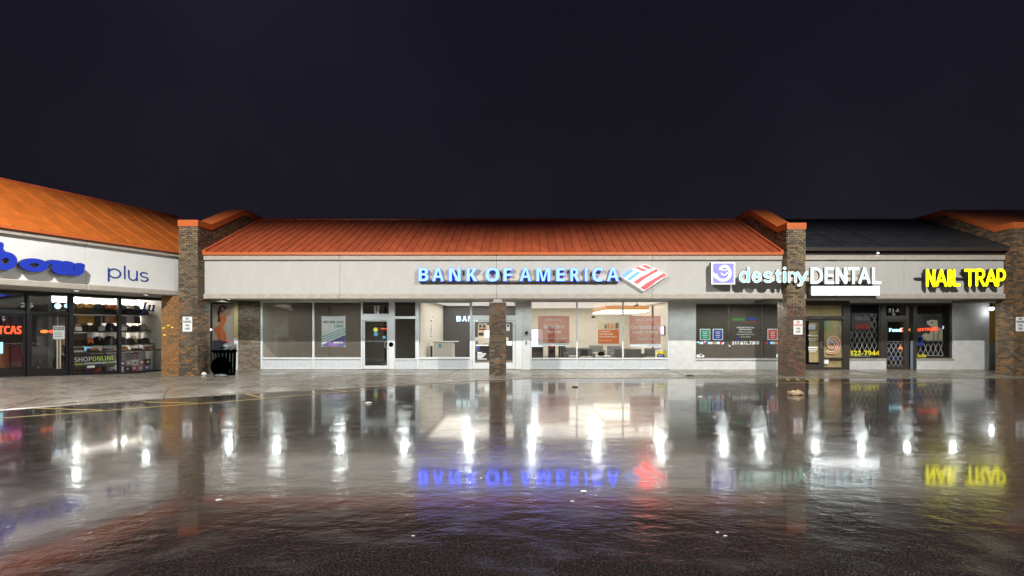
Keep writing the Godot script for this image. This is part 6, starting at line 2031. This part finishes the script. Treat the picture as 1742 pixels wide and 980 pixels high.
# ------------------------------------------------------------------ bin, tyre, litter
func crumple(sd: int, size: Vector3, n := 2) -> ArrayMesh:
	var noise := FastNoiseLite.new()
	noise.seed = sd
	noise.frequency = 1.1
	var st := SurfaceTool.new()
	st.begin(Mesh.PRIMITIVE_TRIANGLES)
	var rows := 6 * n
	var cols := 10 * n
	var p := func(i: int, k: int) -> Vector3:
		var a := TAU * (i % cols) / cols
		var e := PI * k / rows - PI / 2
		var v := Vector3(cos(a) * cos(e), sin(e), sin(a) * cos(e))
		return v * size * (0.8 + 0.75 * noise.get_noise_3dv(v * 2.0))
	for i in cols:
		for k in rows:
			var a: Vector3 = p.call(i, k)
			var b: Vector3 = p.call(i + 1, k)
			var c: Vector3 = p.call(i + 1, k + 1)
			var d: Vector3 = p.call(i, k + 1)
			for q in [a, b, c, a, c, d]:
				st.add_vertex(q)
	st.generate_normals()
	return st.commit()


func loose_things() -> void:
	var at := Vector3(-11.98, 0.04, 0.0)
	var b := thing("rubbish_bin", "round black rubbish bin with an open hood in front of the poster", "bin", at)
	put(b, "drum", lathe([Vector2(0.0, 0.92), Vector2(0.39, 0.92), Vector2(0.405, 0.9), Vector2(0.4, 0.5), Vector2(0.385, 0.03), Vector2(0.36, 0.0), Vector2(0.0, 0.0)], 32), M.bin_black, at)
	put(b, "rim", lathe([Vector2(0.38, 1.0), Vector2(0.43, 1.0), Vector2(0.44, 0.97), Vector2(0.44, 0.91), Vector2(0.405, 0.9)], 32), M.bin_rim, at)
	rbx(b, "hood", M.bin_black, at.x - 0.38, at.x - 0.02, 0.98, 1.42, -0.25, 0.2, 0.04)
	for k in 9:
		var a := -0.4 + k * 0.32
		rod(b, "rib", M.bin_rim, at + Vector3(0.393 * cos(a + PI / 2 - 0.9), 0.08, 0.393 * sin(a + PI / 2 - 0.9)), at + Vector3(0.408 * cos(a + PI / 2 - 0.9), 0.88, 0.408 * sin(a + PI / 2 - 0.9)), 0.012)
	var g := thing("rubbish_bag", "silvery grey rubbish bag piled on the black bin", "bag", at + Vector3(0.15, 1.1, 0.02))
	put(g, "bag", crumple(3, Vector3(0.26, 0.22, 0.3), 3), M.silver_bag, at + Vector3(0.2, 1.1, 0.0))
	for s in [[0.06, 1.36], [0.2, 1.33], [0.3, 1.31]]:
		put(g, "red_wrapper", crumple(int(s[1] * 100), Vector3(0.07, 0.03, 0.05), 1), M.red_neon if false else M.red_print, at + Vector3(s[0], s[1], 0.14))
	var t := thing("tyre", "black tyre leaning against the front of the bin", "tyre", Vector3(-11.8, 0.43, 0.58))
	var prof := []
	for k in 13:
		var a := TAU * k / 12
		prof.append(Vector2(0.28 + 0.09 * cos(a), 0.1 * sin(a)))
	prof.reverse()
	put(t, "tread", lathe(prof, 36), M.rubber, t.position, Basis(Vector3.RIGHT, PI / 2 - 0.18))
	put(t, "rim", lathe([Vector2(0.0, 0.03), Vector2(0.05, 0.035), Vector2(0.17, 0.0), Vector2(0.185, 0.05), Vector2(0.21, 0.05)], 28), M.bin_black, t.position, Basis(Vector3.RIGHT, PI / 2 - 0.18))
	var bg := thing("rubbish_bag", "small crumpled pale bag on the ground under the tyre", "bag", Vector3(-11.7, 0.05, 0.72))
	put(bg, "bag", crumple(9, Vector3(0.34, 0.08, 0.12), 2), M.silver_bag, Vector3(-11.68, 0.07, 0.78))
	var bg2 := thing("paper_scrap", "white paper scrap between the brown pier and the bin", "litter", Vector3(-12.6, 0.05, 0.25))
	put(bg2, "paper", crumple(12, Vector3(0.14, 0.1, 0.08), 1), M.white_litter, Vector3(-12.6, 0.09, 0.3))
	# litter on the wet asphalt
	for s in [[1354, 672, 0.25, "tan_paper", "crumpled tan paper bag on the wet asphalt before the reddish pier", "litter"], [372, 851, 0.036, "white_litter", "white scrap on the dark asphalt at the lower left", "litter"], [703, 912, 0.018, "white_litter", "tiny pale scrap on the asphalt at the bottom near the middle", "litter"], [1221, 906, 0.018, "white_litter", "left of two white scraps at the bottom right", "litter"], [1234, 912, 0.02, "white_litter", "right of two white scraps at the bottom right", "litter"], [978, 659, 0.12, "dark_litter", "dark flat scrap on the wet ground before the bank windows", "litter"], [1174, 641, 0.17, "dark_litter", "dark leaf heap on the sidewalk below the plaster wall", "litter"], [627, 686, 0.09, "white_litter", "pinkish white scrap in the reflection of the vacant shop door", "litter"], [1191, 675, 0.06, "white_litter", "small white scrap before the dental window", "litter"], [993, 837, 0.045, "white_litter", "thin white scrap under the reflection of the blue letters", "litter"], [974, 853, 0.025, "white_litter", "pale crumb in the dark red reflection near the middle", "litter"]]:
		var away: float = EYE * FOCAL / (s[1] - 556.0)
		var p := Vector3(sx(s[0], away), 0.0, CAM_Z - away)
		p.y = apron_y(p.x, p.z) if p.z < kerb_z(p.x) else 0.0
		var l := thing("litter_scrap", s[4], s[5], p)
		var flatness: float = 0.38 if s[3] == "tan_paper" else 0.25
		put(l, "scrap", crumple(int(s[0]), Vector3(s[2], s[2] * flatness, s[2] * 0.6), 2), M[s[3]], p + Vector3(0, s[2] * flatness * 0.5, 0))
